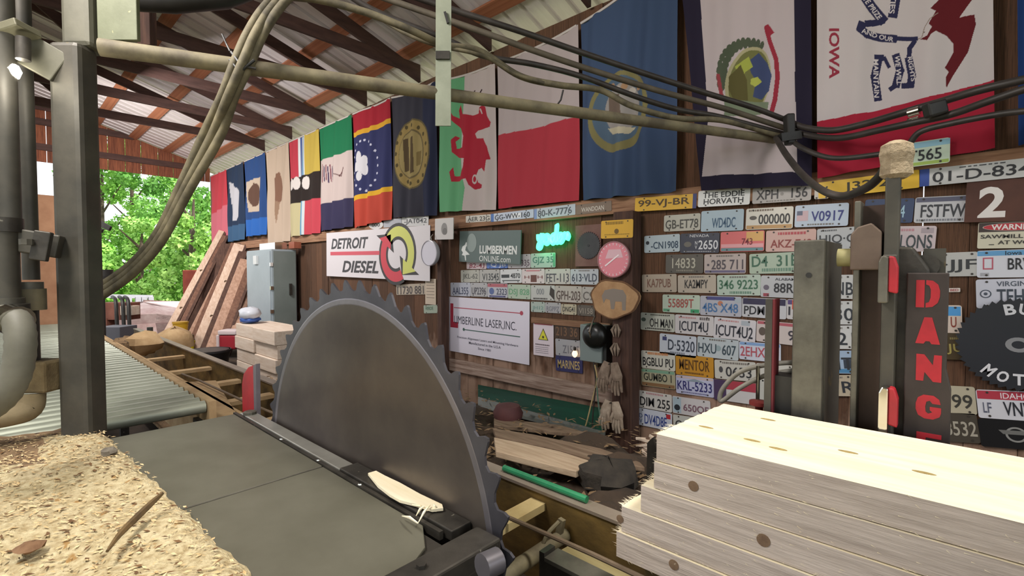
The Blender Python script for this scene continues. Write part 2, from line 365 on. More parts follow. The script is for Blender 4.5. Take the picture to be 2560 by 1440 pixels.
# ------------------------------------------------------------------ wall-mounted things
ZONES = {'A': (1560, 440, 3.428), 'B': (1560, 760, 3.428), 'C': (1960, 340, 3.428), 'D': (1960, 680, 3.273), 'E': (1080, 500, 3.428), 'F': (500, 300, 3.0), 'P': (0, 0, 1)}
def zp(z, x, y): a = ZONES[z]; return a[0] + x / a[2], a[1] + y / a[2]
class Panel:
    """flat rectangular thing fixed to the wall; local x right, z up, origin at its centre"""
    def __init__(s, name, label, cat, z, x0, yt, yb, x1, yt1, Y=YW - .003, group=None, h=None):
        a = onY(*zp(z, x0, yt), Y); b = onY(*zp(z, x1, yt1), Y); c = onY(*zp(z, x0, yb), Y)
        s.w = math.hypot(b[0] - a[0], b[2] - a[2]); s.h = h or (a[2] - c[2]); ang = math.atan2(b[2] - a[2], b[0] - a[0])
        dx, dz = math.cos(ang), math.sin(ang)
        cx = a[0] + dx * s.w / 2 + dz * s.h / 2; cz = a[2] + dz * s.w / 2 - dx * s.h / 2
        s.o = thing(name, label, cat, (cx, Y, cz), group, roty=-ang); s.name = name; s.k = 0; s.sheet = None
    def part(s, name, mb, mat, label=None, parent=None, **k):
        o = obj(name, mb, mat, parent or s.sheet or s.o, local=True, **k)
        if label: o['label'] = label
        return o
    def X(s, u): return (u - .5) * s.w
    def Z(s, v): return (.5 - v) * s.h        # v from the top
    def base(s, mat, t=.003, r=.012, name='sheet', bevel=0):
        s.t = t; w_, h_ = s.w / 2, s.h / 2; P = []
        for cx, cz, a0 in ((w_ - r, h_ - r, 0), (-w_ + r, h_ - r, 90), (-w_ + r, -h_ + r, 180), (w_ - r, -h_ + r, 270)):
            for k in range(4): t_ = math.radians(a0 + 30 * k); P.append((cx + r * math.cos(t_), cz + r * math.sin(t_)))
        P = P[::-1]
        s.sheet = s.part(name, MB().prism(P[::-1], -t, 0), mat, bevel=bevel); return s.sheet
    def rect(s, u0, u1, v0, v1, c, name='band', lift=.0006, mat=None):
        s.k += 1; lift += .00025 * s.k; m = MB().box(s.X(u0), s.X(u1), -s.t - lift, -s.t + .0005, s.Z(v1), s.Z(v0)); return s.part(name, m, mat or flat(c, .4))
    def text(s, body, u0, u1, v0, v1, c, bold=.0, shear=0, lift=.0014, name='lettering'):
        s.k += 1; lift += .00025 * s.k; n = len(body)
        if n == 2 and body.isalnum():
            for i, ch in enumerate(body):
                a = u0 + (u1 - u0) * (.52 * i); s.part(name, lettering(MB(), ch, s.X(a), s.X(a + (u1 - u0) * .46), s.Z(v1), s.Z(v0), -s.t - lift, bold, shear), flat(c, .5), parent=s.o)
            return
        m = lettering(MB(), body, s.X(u0), s.X(u1), s.Z(v1), s.Z(v0), -s.t - lift, bold, shear); return s.part(name, m, flat(c, .5), parent=s.o)
    def poly(s, pts, c, name='emblem', lift=.0010):
        s.k += 1; lift += .00025 * s.k; m = MB().prism([(s.X(u), s.Z(v)) for u, v in pts], -s.t - lift, -s.t); return s.part(name, m, flat(c, .5))
    def disc(s, u, v, ru, c, name='emblem', lift=.0010, inner=0, asp=1, a0=0, a1=360, n=28):
        s.k += 1; lift += .00025 * s.k; r = ru * s.w; m = MB(); cx, cz = s.X(u), s.Z(v); ks = [math.radians(a0 + (a1 - a0) * k / n) for k in range(n + 1)]
        if inner:
            ri = inner * s.w
            for k in range(n):
                q = [(cx + R_ * math.cos(t), cz + R_ * asp * math.sin(t)) for R_, t in ((ri, ks[k]), (r, ks[k]), (r, ks[k + 1]), (ri, ks[k + 1]))]
                m.add([(x, -s.t - lift, z) for x, z in q], [(0, 1, 2, 3)])
        else:
            m.add([(cx + r * math.cos(t), -s.t - lift, cz + r * asp * math.sin(t)) for t in ks[:-1]], [tuple(range(n))])
        return s.part(name, m, flat(c, .5))
    def bolts(s, c='3a342e'):
        m = MB()
        for u, v in ((.16, .09), (.84, .09), (.16, .91), (.84, .91)): m.lathe((s.X(u), -s.t, s.Z(v)), [(.006, -.003), (.006, .001)], 8, 'y')
        s.part('bolts', m, flat(c, .5))['kind'] = 'stuff'
ADJ = {'white': 'f0f0ec'}
def plate(z, x0, yt, yb, x1, yt1, bg, text, fg, desc, box=(.08, .92, .24, .80), Y=YW - .003, bold=.012, extra=None, bolt=True, r=.012):
    p = Panel('number_plate', desc, 'number plate', z, x0, yt, yb, x1, yt1, Y, 'number plates on the board wall')
    p.base(M('plate_' + bg, bg, rough=.38, metal=0), r=min(r, p.h * .12))
    if extra: extra(p)
    if text: p.text(text, *box, fg, bold)
    if bolt: p.bolts()
    return p
RY = YW - .042      # in front of the flag rail
K = '1f1f22'
def bands(*bs):
    def f(p):
        for b in bs:
            if b[0] == 'T': p.text(b[1], *b[2:6], b[6], .01, name='caption')
            elif b[0] == 'D': p.disc(*b[1:5], asp=b[5] if len(b) > 5 else 1)
            elif b[0] == 'G': p.poly(b[1], b[2])
            else: p.rect(*b)
    return f
def smudge(v0, v1, c, u0=.25, u1=.75, n=7):
    def f(p):
        rr = random.Random(int(v0 * 1000 + u0 * 77) + sum(map(ord, c))); m = MB(); u = u0
        while u < u1:
            d = rr.uniform(.02, .05); m.box(p.X(u), p.X(min(u + d, u1)), -p.t - .0012, -p.t, p.Z(v1), p.Z(v0)); u += d + .015
        p.part('caption', m, flat(c, .5))['kind'] = 'stuff'
    return f
def both(*fs):
    def f(p):
        for q in fs: q(p)
    return f
CAP = smudge(.86, .93, '77726c'); CAPT = smudge(.07, .15, '77726c', .3, .7)
# plates on the rail
plate('A', 98, 190, 305, 625, 150, 'd9a92c', '99-VJ-BR', '4a3415', 'long yellow plate reading 99-VJ-BR with blue end', (.06, .90, .2, .82), RY, extra=bands((.945, 1, .0, 1, '2b3570')), r=.006)
plate('A', 640, 130, 268, 1085, 95, 'e2e2e0', 'THE EDDIE\nHORVATH', K, 'white two-line plate reading THE EDDIE HORVATH', (.1, .9, .14, .86), RY)
plate('A', 1105, 105, 240, 1610, 62, 'a69f9a', 'XPH   156', '2e2b2c', 'greyish plate reading XPH 156 on the rail', (.07, .94, .18, .78), RY, extra=both(bands(('D', .52, .5, .03, '8b8580')), CAP))
plate('A', 1636, 95, 200, 1760, 85, 'c2bab0', '', K, 'beige plate half hidden behind the hanging hose loop', Y=RY)
plate('P', 2046, 457, 497, 2298, 424, 'e2b416', 'J32 21', '2c2408', 'long bright yellow plate behind the pale capped steel upright', (.28, .80, .2, .84), RY - .002, r=.006)
plate('C', 1165, 290, 435, 2420, 150, 'c9c8c6', '01-D-83468', '26262a', 'long white plate reading 01-D-8346 with blue end', (.10, .97, .24, .84), RY, extra=both(bands((0, .075, 0, 1, '26469a')), smudge(.08, .15, '55565a', .3, .62)), r=.006)
plate('C', 940, 82, 285, 1425, 10, 'c7d8c4', '0T565', '22262a', 'green and blue tinted plate reading T565 above the rail', (.12, .86, .34, .80), YW - .14, extra=bands((.0, 1, .03, .26, '8fbdd2'), (.02, .98, .84, .97, '9ab452')))
# big plate field
plate('A', 345, 340, 478, 657, 318, 'b9b5a8', 'GB-ET78', '4a4842', 'pale plate reading GB-ET78 at top left of the plate field', (.05, .95, .3, .85))
plate('A', 665, 303, 478, 1030, 280, 'a9bcc8', 'WD4DC', '3a5a78', 'light blue plate reading WD4DC', (.27, .82, .36, .84))
plate('A', 1050, 282, 462, 1455, 258, 'd6d0c4', '000000', '2c2a2a', 'cream plate reading 000000 with a tan hillside', (.28, .94, .3, .76), extra=both(bands((.02, .98, .8, .97, 'b98f58'), ('D', .16, .45, .08, '5c5650', .6)), smudge(.06, .15, '7a6a5c', .06, .6)))
plate('A', 1470, 255, 440, 1930, 228, 'b8c4d4', 'V0917', '30387c', 'blue white plate reading V0917 with a small striped flag', (.32, .92, .3, .76), extra=both(bands((.04, .26, .26, .72, 'c8aab0'), (.04, .15, .26, .46, '565c74')), CAP))
plate('A', 175, 515, 660, 480, 495, 'b6c3ca', '-CN1908', '33485e', 'pale blue plate reading CN1908', (.2, .96, .38, .8), extra=bands(('D', .1, .42, .05, '2e333a')))
plate('A', 487, 495, 660, 822, 485, '3a3b4a', '2650', 'dcdce0', 'dark plate reading 2650 in white digits', (.48, .97, .36, .82), extra=both(bands(('T', 'NEVADA', .25, .74, .06, .2, 'd0d0d4'), ('D', .2, .56, .1, '6e6a62', .7), ('T', 'N\nV', .39, .45, .4, .8, 'dcdce0')), smudge(.9, .95, '9a9aa0', .1, .9)))
plate('A', 830, 482, 650, 1207, 465, 'd86a6a', '743', '7a2430', 'red and orange sunset picture plate with faint digits', (.5, .74, .35, .68), extra=bands((.6, .98, .04, .5, 'd8a860'), (.02, .98, .62, .8, 'e0a0a4'), (.02, .98, .82, .97, '5f8a90')))
plate('A', 1220, 470, 650, 1650, 452, 'c9a49a', 'AKZ-748', '8a3a34', 'pinkish plate reading AKZ with red lettering', (.1, .92, .44, .82), extra=smudge(.1, .22, 'b44a52', .25, .8))
plate('A', 1655, 455, 640, 2000, 432, 'b4b6b8', 'HJQ·G', '3a3c40', 'grey plate ending in G left of the tall channel post', (.06, .96, .3, .8), extra=smudge(.07, .14, '5a5c60', .1, .5))
plate('A', 360, 675, 832, 682, 668, '5c564e', '14833', 'b7b2a2', 'brownish grey plate reading 14833 in pale digits', (.18, .8, .2, .74), extra=smudge(.82, .9, '8e887a', .3, .75))
plate('A', 690, 672, 835, 1047, 662, 'b9aaa4', '285 711', '524a50', 'dusty pink plate reading 285 711', (.18, .94, .3, .8), extra=both(bands((.02, .98, .84, .96, '6a6280'), ('D', .1, .56, .03, '524a50')), CAPT))
plate('A', 1075, 670, 840, 1520, 648, 'a9b8a4', 'D4  31B', '3d6650', 'pale green plate reading D4 31', (.05, .95, .12, .66), extra=smudge(.74, .9, '6a8a78', .25, .9))
plate('A', 155, 845, 995, 452, 838, 'b3a492', 'KA7PUB', '7e5a4c', 'beige faded plate reading KA7PUB', (.16, .84, .26, .74))
plate('A', 462, 850, 1000, 790, 846, 'b8ab9b', 'KA2MPY', '2e2c2c', 'beige plate reading KA2MPY', (.19, .8, .26, .74), extra=CAPT)
plate('A', 798, 850, 1022, 1172, 843, 'b4c2b4', '346 9223', '3d6a50', 'pale green plate reading 346 9223', (.05, .94, .24, .7), extra=both(CAPT, smudge(.8, .92, '6a8a78', .3, .8)))
plate('A', 1175, 852, 1035, 1600, 858, 'b9babc', '88R 11', '2a2a2e', 'white plate reading 88R with a red mark', (.28, .95, .34, .78), extra=both(bands(('T', 'ALABAMA', .3, .78, .1, .22, '33333a'), ('D', .12, .55, .06, '6a6270'), (.06, .18, .82, .97, '9a4450'))))
plate('A', 332, 1015, 1165, 652, 1022, 'bccab8', '55889T', 'a8564e', 'pale green plate reading 55889T in red', (.16, .84, .22, .72), extra=bands((.76, .98, .78, .97, '3f9a6a'), (.02, .2, .8, .95, '6aa884')))
plate('A', 655, 1025, 1190, 1010, 1035, 'b4b4be', '4BS X48', '4a74a4', 'plate reading 4BS X48 in blue with purple top', (.06, .92, .36, .82), extra=bands((.16, .84, .03, .2, '4a4a80'), ('D', .5, .36, .06, 'c07a5a'), (.84, .98, .04, .3, 'aab4bc')))
plate('A', 1015, 1040, 1205, 1395, 1055, 'c2c2c6', 'PDM  7', '2a2a30', 'plate reading PDM with dark purple top', (.05, .8, .42, .86), extra=bands((.02, .98, .03, .34, '35304c')))
plate('A', 1398, 1055, 1225, 1790, 1070, 'c8c4c4', '1LV 31', '33333a', 'plate with purple and orange band left of the square post', (.04, .9, .36, .8), extra=bands((.02, .98, .03, .26, '5a4a7c'), (.12, .3, .03, .5, 'd05a3c')))
plate('A', 145, 1168, 1315, 437, 1185, 'bfc1b4', 'OH MAN', '262626', 'pale plate reading OH MAN', (.28, .95, .3, .8), extra=both(bands(('D', .09, .4, .07, '4e5a50', .8)), smudge(.84, .93, '4a4a46', .2, .9), smudge(.06, .14, '5a5a50', .3, .8)))
plate('A', 440, 1185, 1345, 770, 1205, 'cfcaca', 'ICUT4U', '30323c', 'white plate reading ICUT4U', (.12, .87, .32, .84), extra=both(smudge(.1, .18, 'c08a8a', .1, .55), smudge(.08, .22, '6a6262', .65, .9)))
plate('A', 775, 1205, 1385, 1135, 1240, 'cfcbce', 'ICUT4U2', '2c2e38', 'white plate reading ICUT4U2', (.06, .94, .34, .86), extra=both(smudge(.1, .17, 'c08a8a', .1, .6), bands((.66, .86, .06, .28, 'aab2ba'))))
plate('A', 1140, 1235, 1415, 1590, 1275, 'c8bcb8', '9Z', '3a3640', 'pinkish plate with a portrait left of the red carriage bar', (.62, .9, .34, .8), extra=bands((.02, .98, .03, .16, 'b05a64'), ('D', .12, .5, .07, '5c5048', 1.3)))
plate('B', 308, 250, 425, 622, 280, 'c6ccd6', 'D·5320', '3a4250', 'white plate reading D 5320', (.24, .96, .24, .76), extra=both(bands((.08, .2, .14, .32, '3d4270')), smudge(.82, .92, '7a7f8a', .3, .7)))
plate('B', 630, 275, 445, 985, 308, 'b9c2c6', 'HXU  607', '3a4a54', 'pale plate reading HXU 607', (.03, .94, .3, .8), extra=both(bands(('D', .52, .5, .07, '93a6aa')), CAPT))
plate('B', 988, 318, 470, 1345, 345, 'c9cdda', '2EHX', 'b05460', 'plate reading 2EHX in red with light blue top', (.03, .64, .26, .8), extra=bands((.02, .98, .03, .18, '7fa0cc')))
plate('B', 148, 395, 545, 438, 420, 'd2d0c4', 'BGBLU PU', '232326', 'white plate reading BGBLU PU', (.05, .95, .36, .84), extra=smudge(.06, .2, 'c8804a', .2, .8))
plate('B', 148, 550, 695, 438, 580, 'aea98e', 'GUMBO 1', '33362f', 'tan and green landscape plate reading GUMBO 1', (.08, .9, .22, .66), extra=bands((.02, .98, .02, .18, '7fa88f'), (.02, .98, .78, .97, '8a6a4a')))
plate('B', 443, 430, 600, 768, 460, 'c08a2c', 'MENTOR', '5a3a14', 'orange plate reading MENTOR', (.1, .9, .2, .72), extra=smudge(.82, .9, '6a481c', .25, .75))
plate('B', 445, 605, 760, 770, 640, 'b9bcd6', 'KRL-5233', '30306e', 'lavender plate reading KRL-5233', (.04, .95, .28, .78), extra=both(bands((.02, .98, .03, .14, 'c7b4b4'), ('G', [(.25, .28), (.5, .12), (.8, .28)], '8a98a4')), smudge(.86, .93, '6a6a90', .15, .85)))
plate('B', 775, 475, 635, 1128, 500, 'c4c2ba', '0633', '37383a', 'off white plate reading 0633', (.28, .9, .32, .84), extra=both(bands(('D', .16, .5, .05, '4a4a4c', 1.6)), smudge(.08, .18, '77726c', .2, .85)))
plate('B', 1132, 505, 665, 1480, 530, 'c8c6be', '-L 88', '4a4a4c', 'off white plate half hidden by the grey cable loop', (.1, .9, .32, .8))
plate('B', 122, 735, 880, 410, 780, 'd2d0cc', 'DIM 255', '26262a', 'white plate reading DIM 255', (.06, .95, .34, .86), extra=smudge(.06, .16, 'b88a90', .25, .75))
plate('B', 415, 785, 930, 740, 832, 'c9c6c8', '650QF', '7a5a68', 'white plate reading 650 with a dark statue picture', (.3, .96, .36, .84), extra=bands((.02, .24, .06, .94, 'a8bcc8'), ('D', .13, .64, .08, '2a3038', 1.0)))
plate('B', 115, 885, 1030, 412, 940, 'ccd2e0', 'DV4D8E', '3a4c8e', 'white plate reading DV4D8E in blue', (.22, .86, .28, .86), extra=bands((.84, .96, .08, .34, 'b8343c'), ('T', 'D\nV', .06, .16, .3, .86, '5a6a94')))
plate('B', 420, 945, 1085, 740, 990, 'c4c6c0', 'GA 117', '3a3c3e', 'pale plate beside the end of the board stack', (.06, .92, .3, .8))
# behind the carriage posts
for k, (yt, yb, txt, c, d) in enumerate(((25, 215, '4NB', 'c6c6c4', 'topmost white plate'), (240, 425, '130', 'c8c8c6', 'second highest white plate'), (440, 625, '921', 'cbcbc9', 'third white plate down, above the blue one,'), (645, 825, 'MT', '9fb4cc', 'blue mountain plate'), (845, 1010, '7R', 'b9ad98', 'tan plate ending in R'))):
    plate('D', 250, yt, yb, 578, yt - 3, c, txt, '30343a', d + ' seen between the two carriage posts', (.3, .97, .3, .84), extra=CAPT if k != 3 else bands((.02, .98, .8, .97, '4f86b0'), (.7, .98, .4, .78, '3c4450')))
# right of the posts
plate('C', 700, 545, 745, 1122, 532, '2f3f63', '14', '9fc0d2', 'dark blue plate ending in a pale 4', (.6, .84, .28, .78))
plate('C', 1128, 528, 745, 1600, 505, 'c2c2c6', 'FSTFW', '34363c', 'white plate reading FSTFW beside the brown number board', (.12, .94, .3, .8), extra=both(bands((.02, .98, .03, .2, '5a5a70')), smudge(.86, .94, '80828a', .05, .9)))
plate('C', 860, 775, 985, 1312, 770, 'c9b9bc', 'ALONS', '3c4448', 'pinkish white plate ending in LONS', (.16, .94, .34, .88), extra=both(smudge(.1, .2, 'c08a94', .3, .6), bands((.72, .95, .08, .28, 'a89aa0'))))
plate('C', 1335, 1003, 1205, 1665, 990, 'bdbcb8', '·JJF', '36383a', 'white plate reading JJF right of the steel carriage head', (.1, .98, .3, .84))
plate('C', 1652, 985, 1215, 2200, 965, 'd3d4dc', 'BRV8', '26262a', 'white and sky blue plate starting BR below the warning sign', (.5, .96, .3, .72), Y=YW - .006, extra=bands((.01, .99, .02, .2, '5f9ccb'), ('T', 'Iowa', .46, .72, .04, .19, '20303c'), (.1, .27, .26, .7, 'b85a6a'), (.125, .245, .31, .65, 'd3d4dc'), (.06, .2, .82, .94, 'a8a8ae')))
plate('D', 1568, 62, 297, 2160, 48, 'cbccd8', 'TEH 88', '3c4450', 'white plate reading TEH with a round seal', (.3, .96, .34, .84), Y=YW - .006, extra=bands(('T', 'VIRGINIA', .3, .84, .08, .25, '4a5260'), ('D', .14, .5, .085, '4a5260', 1.0), ('D', .14, .5, .065, 'cbccd8', 1.0), ('D', .14, .5, .03, '4a5260', 1.0)))
plate('D', 1130, 270, 490, 1455, 272, 'd8c6b8', 'U', '8a3c2c', 'small plate with bright blue sky and red arch', (.72, .86, .42, .8), extra=bands((.03, .97, .05, .38, '4f9ad6')))
plate('D', 1230, 500, 712, 1545, 500, '4a3c22', 'JUS', 'a89a54', 'dark brown plate reading US with a yellow sticker', (.3, .96, .4, .8), extra=both(bands((.58, .94, .03, .13, 'c8b42c')), smudge(.16, .24, '8a7c4a', .4, .85)))
plate('D', 1200, 922, 1140, 1560, 940, 'b6ae98', '199', '3c3a34', 'beige plate ending in 99 right of the red lettered plate', (.3, .92, .3, .8))
plate('D', 1180, 1145, 1372, 1572, 1160, '4a443c', '8532', 'a8a294', 'dark plate ending in 532 low beside the red lettered plate', (.3, .96, .28, .78))
plate('D', 1566, 960, 1188, 2180, 985, 'd0d0d8', 'VNW 3', '262830', 'white plate with red top reading VNV', (.36, .96, .38, .86), Y=YW - .006, extra=bands((.015, .985, .03, .32, 'b03a4a'), ('T', 'IDAHO', .34, .74, .08, .28, 'e4d8dc'), ('T', 'LF', .08, .2, .44, .8, '5a5e70')))
p = Panel('emblem_plate', 'black plate with grey winged wheel emblem at the right edge', 'plate', 'D', 1582, 1196, 1420, 2180, 1230, YW - .006); p.base(flat('17171a', .4))
p.disc(.52, .5, .15, '8a8a88', inner=.115); p.poly([(.28, .36), (.76, .36), (.7, .5), (.34, .5)], '6e6e6c', name='wing')
p = Panel('sticker', 'tiny white sticker with red letters right of the red lettered plate', 'sticker', 'D', 1345, 132, 165, 1442, 130, YW - .003); p.base(flat('d8d0c8', .5), t=.0015, r=.004); p.text('BED', .15, .85, .2, .8, 'b05a5a', .02)
# small left bay
plate('E', 292, 138, 195, 505, 122, 'c4beb4', 'AER 23G', '3a3836', 'pale plate reading AER 23G on the rail', (.08, .96, .2, .85), RY)
plate('E', 507, 120, 188, 872, 78, 'b9c2d2', 'GG-WW-160', '30343e', 'white plate with blue end on the rail under the red flag', (.1, .92, .22, .84), RY, extra=bands((0, .07, 0, 1, '2a62a8'), (.5, .72, .25, .8, 'e4e6ea')), r=.006)
plate('E', 876, 78, 165, 1230, 32, 'b4bcc6', '80-K-7776', '50565e', 'faded white plate on the rail beside the brown town plate', (.1, .92, .2, .84), RY, extra=bands((0, .07, 0, 1, '7a90c0')), r=.006)
plate('E', 1236, 45, 128, 1540, 5, '7c6a5c', 'WANDOAN', 'cfc6bc', 'brown plate reading WANDOAN in white', (.16, .8, .34, .8), RY, r=.006)
plate('E', 1452, 180, 332, 1726, 162, 'cfa02a', '', K, 'bright yellow plate with a small crest on the dark post', Y=3.525, extra=both(smudge(.08, .24, '8a6a18', .15, .7), bands(('D', .5, .62, .07, '6a5018', 1)), smudge(.76, .82, '9a7a20', .12, .9)))
def eplate(x0, yt, yb, x1, yt1, bg, t, fg, d, **k): plate('E', x0, yt, yb, x1, yt1, bg, t, fg, d, **k)
eplate(848, 460, 582, 1060, 450, 'a8beb0', 'GJZ 35', '4a8070', 'pale green plate reading GJZ 35', extra=bands((.9, .99, .05, .95, '5aa07a')))
eplate(652, 470, 585, 846, 462, 'b8b0b4', '335', '6a5a64', 'greyish plate ending in 35 beside the grey logger sign', box=(.6, .96, .4, .85))
eplate(470, 480, 588, 650, 472, '5a7ac0', 'Q JB', 'd8dce8', 'blue plate reading Q JB peeking from under the grey sign', box=(.2, .92, .55, .95))
eplate(298, 485, 592, 468, 480, 'c8b4b8', '82-41', '8a3a4a', 'white and red plate peeking from under the grey sign', box=(.15, .9, .55, .9))
eplate(248, 602, 705, 406, 598, 'b4b2a8', 'JKL-62', '6a6a66', 'pale plate reading JKL-62', box=(.1, .92, .3, .84))
eplate(409, 598, 706, 581, 594, 'b2b0ac', 'V13545', '4a4c50', 'pale plate reading 13545', box=(.14, .96, .3, .84))
eplate(585, 596, 712, 768, 590, 'd2d2d4', '4870', '2e3034', 'white plate reading 4870 with a dark truck', box=(.5, .94, .3, .66), extra=bands((.06, .44, .38, .62, '3a3c42'), (.1, .92, .78, .86, '5a5c60')))
eplate(771, 592, 715, 966, 588, 'd4c6c6', 'H   H', '8a5a5a', 'pinkish white plate with a small brown house', box=(.12, .92, .46, .66), extra=bands((.4, .66, .42, .9, '6a4038'), (.2, .8, .08, .17, 'c07a80')))
eplate(970, 592, 720, 1186, 588, 'c2bcb6', 'FET-113', '54525a', 'pale plate reading FET-113', box=(.05, .95, .3, .86))
eplate(1189, 592, 722, 1428, 590, 'b8bcc2', '613·VLD', '444a5a', 'pale plate reading 613 VLD', box=(.05, .95, .3, .82), extra=CAPT)
eplate(160, 708, 822, 330, 708, 'b4b6c2', 'AAL355', '4a5068', 'bluish plate reading AL355', box=(.1, .9, .34, .86))
eplate(331, 710, 826, 473, 710, 'b2b0b2', 'UP2396', '54525c', 'grey plate reading UP2396', box=(.08, .94, .32, .86))
eplate(476, 713, 832, 650, 716, 'b8b8c0', '2323', '50546a', 'plate reading 2323 with a red top band', box=(.46, .96, .36, .8), extra=bands((.02, .98, .03, .26, 'b0606a'), ('D', .22, .56, .12, '5a6a9a'), (.1, .9, .86, .97, '5a5a88')))
eplate(653, 722, 842, 846, 727, 'adbba8', 'DSJ 828', '6aa07a', 'pale plate reading DSJ 828 in green', box=(.05, .95, .3, .84))
eplate(849, 729, 856, 1055, 732, 'bdbcb8', '000', '8a8c90', 'pale plate reading 000 with a dark feather', box=(.24, .56, .22, .62), extra=both(bands(('G', [(.82, .1), (.98, .3), (.98, .96), (.78, .6)], '3c3430')), smudge(.84, .94, '4a4644', .1, .7)))
eplate(1057, 733, 870, 1286, 740, 'b6aea6', 'GPH-203', '5a4a44', 'beige plate reading GPH-203', box=(.05, .95, .3, .86))
eplate(1289, 742, 878, 1430, 748, 'b0aaa4', 'C91', '6a6460', 'beige plate starting with C beside the log slice', box=(.06, .9, .3, .84))
eplate(849, 870, 958, 968, 874, 'a8b4ac', 'JH12', '7a9a94', 'small pale green plate in the lowest short row', box=(.1, .9, .4, .85))
eplate(970, 876, 964, 1106, 882, 'aaa8aa', 'RGPPZ', '7e7e88', 'small grey plate in the lowest short row', box=(.1, .9, .36, .84))
eplate(1108, 890, 978, 1240, 895, 'b8ae96', 'DNG41', '3a3836', 'small cream plate reading DNG41', box=(.1, .9, .24, .74))
eplate(1246, 897, 988, 1396, 905, '5e564e', 'VI158', '9a9084', 'small dark plate beside the log slice', box=(.1, .9, .28, .8))
eplate(1050, 1035, 1185, 1262, 1050, '4c3a2e', '213 36', '7a5a40', 'dark brown plate reading 213 36', box=(.06, .94, .3, .82))
eplate(1058, 1186, 1328, 1268, 1200, 'a8a8ac', 'Z1585', '74747c', 'grey plate reading 21585 above the blue lettered plate', box=(.3, .96, .36, .84))
eplate(1060, 1330, 1460, 1290, 1352, '3a3a66', 'MARINES', 'c0a870', 'dark blue plate reading MARINES', box=(.08, .9, .26, .8))
plate('F', 1472, 1235, 1312, 1690, 1225, 'a89a8a', '11730 881', '40383a', 'dull plate above the blade below the long banner', (.04, .95, .2, .95))
plate('F', 1515, 728, 800, 1716, 714, 'c6c4c4', '-JA1042', '4a4a4e', 'white plate reading JA1042 above the long banner', (.1, .94, .25, .86), RY)
plate('F', 1378, 748, 808, 1512, 735, 'a8a8b0', '', K, 'blank grey plate above the long banner', Y=RY, bolt=False)
p = Panel('oval_plate', 'white oval plate on the rail under the dark red flag', 'plate', 'F', 1268, 755, 822, 1376, 750, RY); p.t = .004
p.part('disc', MB().prism([(p.w / 2 * math.cos(t), p.h / 2 * math.sin(t)) for t in np.linspace(0, 2 * PI, 25)[:-1]], -.004, 0), flat('cfcccb')); p.text('000', .22, .78, .3, .7, '4a484a', .02)
plate('F', 1678, 1390, 1450, 1800, 1385, '9aa696', 'VERDE', '4a6a54', 'small greenish plate beside the top of the blade', (.1, .6, .2, .6))

# ---- signs
p = Panel('banner_sign', 'long white banner with red bar and round red and yellow arrow emblem', 'banner', 'F', 950, 848, 1170, 1728, 788, YW - .046); p.base(flat('d6d0d4', .6), t=.004, r=.004)
p.text('DETROIT', .06, .47, .14, .38, '3d3a3e', .03, .25); p.text('DIESEL', .19, .57, .64, .9, '3d3a3e', .03, .25); p.rect(.05, .58, .44, .52, 'c84858', name='red_bar', lift=.001)
u, v, asp = .74, .5, 1
def arrow(p, cu, cv, R_, r_, a0, a1, c, out='3a3638', dirn=1):
    for grow, col, lift in ((.016, out, .0012), (0, c, .0020)):
        m = MB(); n = 16; cx, cz = p.X(cu), p.Z(cv)
        ra, rb = (r_ - grow) * p.w, (R_ + grow) * p.w
        ks = [math.radians(a0 + (a1 - a0) * k / n) for k in range(n + 1)]
        for k in range(n):
            m.add([(cx + q * math.cos(t), -p.t - lift, cz + q * math.sin(t)) for q, t in ((ra, ks[k]), (rb, ks[k]), (rb, ks[k + 1]), (ra, ks[k + 1]))], [(0, 1, 2, 3)])
        t = ks[-1]; th = t + math.radians(38 + grow * 300) * (1 if a1 > a0 else -1); mid = (ra + rb) / 2; g2 = .035 * p.w + grow * p.w
        m.add([(cx + q * math.cos(a), -p.t - lift, cz + q * math.sin(a)) for q, a in ((ra - g2, t), (rb + g2, t), (mid, th))], [(0, 1, 2)])
        p.part('arrow', m, flat(col, .5))
arrow(p, .745, .5, .135, .085, 140, -30, 'c9cc6a'); arrow(p, .725, .52, .135, .085, 300, 150, 'c8404e')
p = Panel('logger_sign', 'grey green sign with white logger figure and lettering', 'sign', 'E', 245, 268, 528, 770, 258, YW - .05); p.base(flat('5f6e6c', .5), t=.012, r=.003)
p.text('LUMBERMEN', .36, .95, .46, .72, 'dcdedc', .035); p.text('ONLINE.com', .36, .86, .78, .96, 'dcdedc', .005)
p.poly([(.04, .62), (.06, .5), (.1, .45), (.12, .36), (.15, .38), (.14, .46), (.12, .52), (.11, .62), (.16, .7), (.19, .76), (.12, .78), (.13, .95), (.115, .96), (.1, .8), (.05, .78), (.07, .7)], 'e2e4e2', 'logger_figure')
p.disc(.22, .38, .085, '8d9996', 'tree_crown', asp=1.3)
p = Panel('company_poster', 'large white poster with red L and laser company lettering', 'poster', 'E', 148, 828, 1290, 838, 872, YW - .010); p.base(flat('dcd6e2', .6), t=.003, r=.003)
p.text('L', .02, .13, .12, .56, 'a82c40', .05); p.text('UMBERLINE LASER,INC.', .075, .86, .34, .50, '3c3a48', -.005); p.rect(.07, .92, .185, .2, 'b04458', 'red_line'); p.disc(.915, .19, .018, 'b04458'); p.rect(.2, .9, .565, .58, '3a5a50', 'green_line'); p.disc(.21, .57, .014, '3a5a50')
p.text('Precision Alignment Lasers and Mounting Hardware', .12, .88, .70, .75, '5a5866', .004); p.text('Manufactured in the U.S.A', .28, .68, .77, .815, '5a5866', .004); p.text('Since 1981', .4, .56, .85, .89, '5a5866', .004)
p = Panel('warning_notice', 'white laser notice with pink header and yellow triangle', 'sign', 'E', 870, 1005, 1325, 1043, 1018, YW - .006); p.base(flat('dccfd6', .6), t=.003, r=.006)
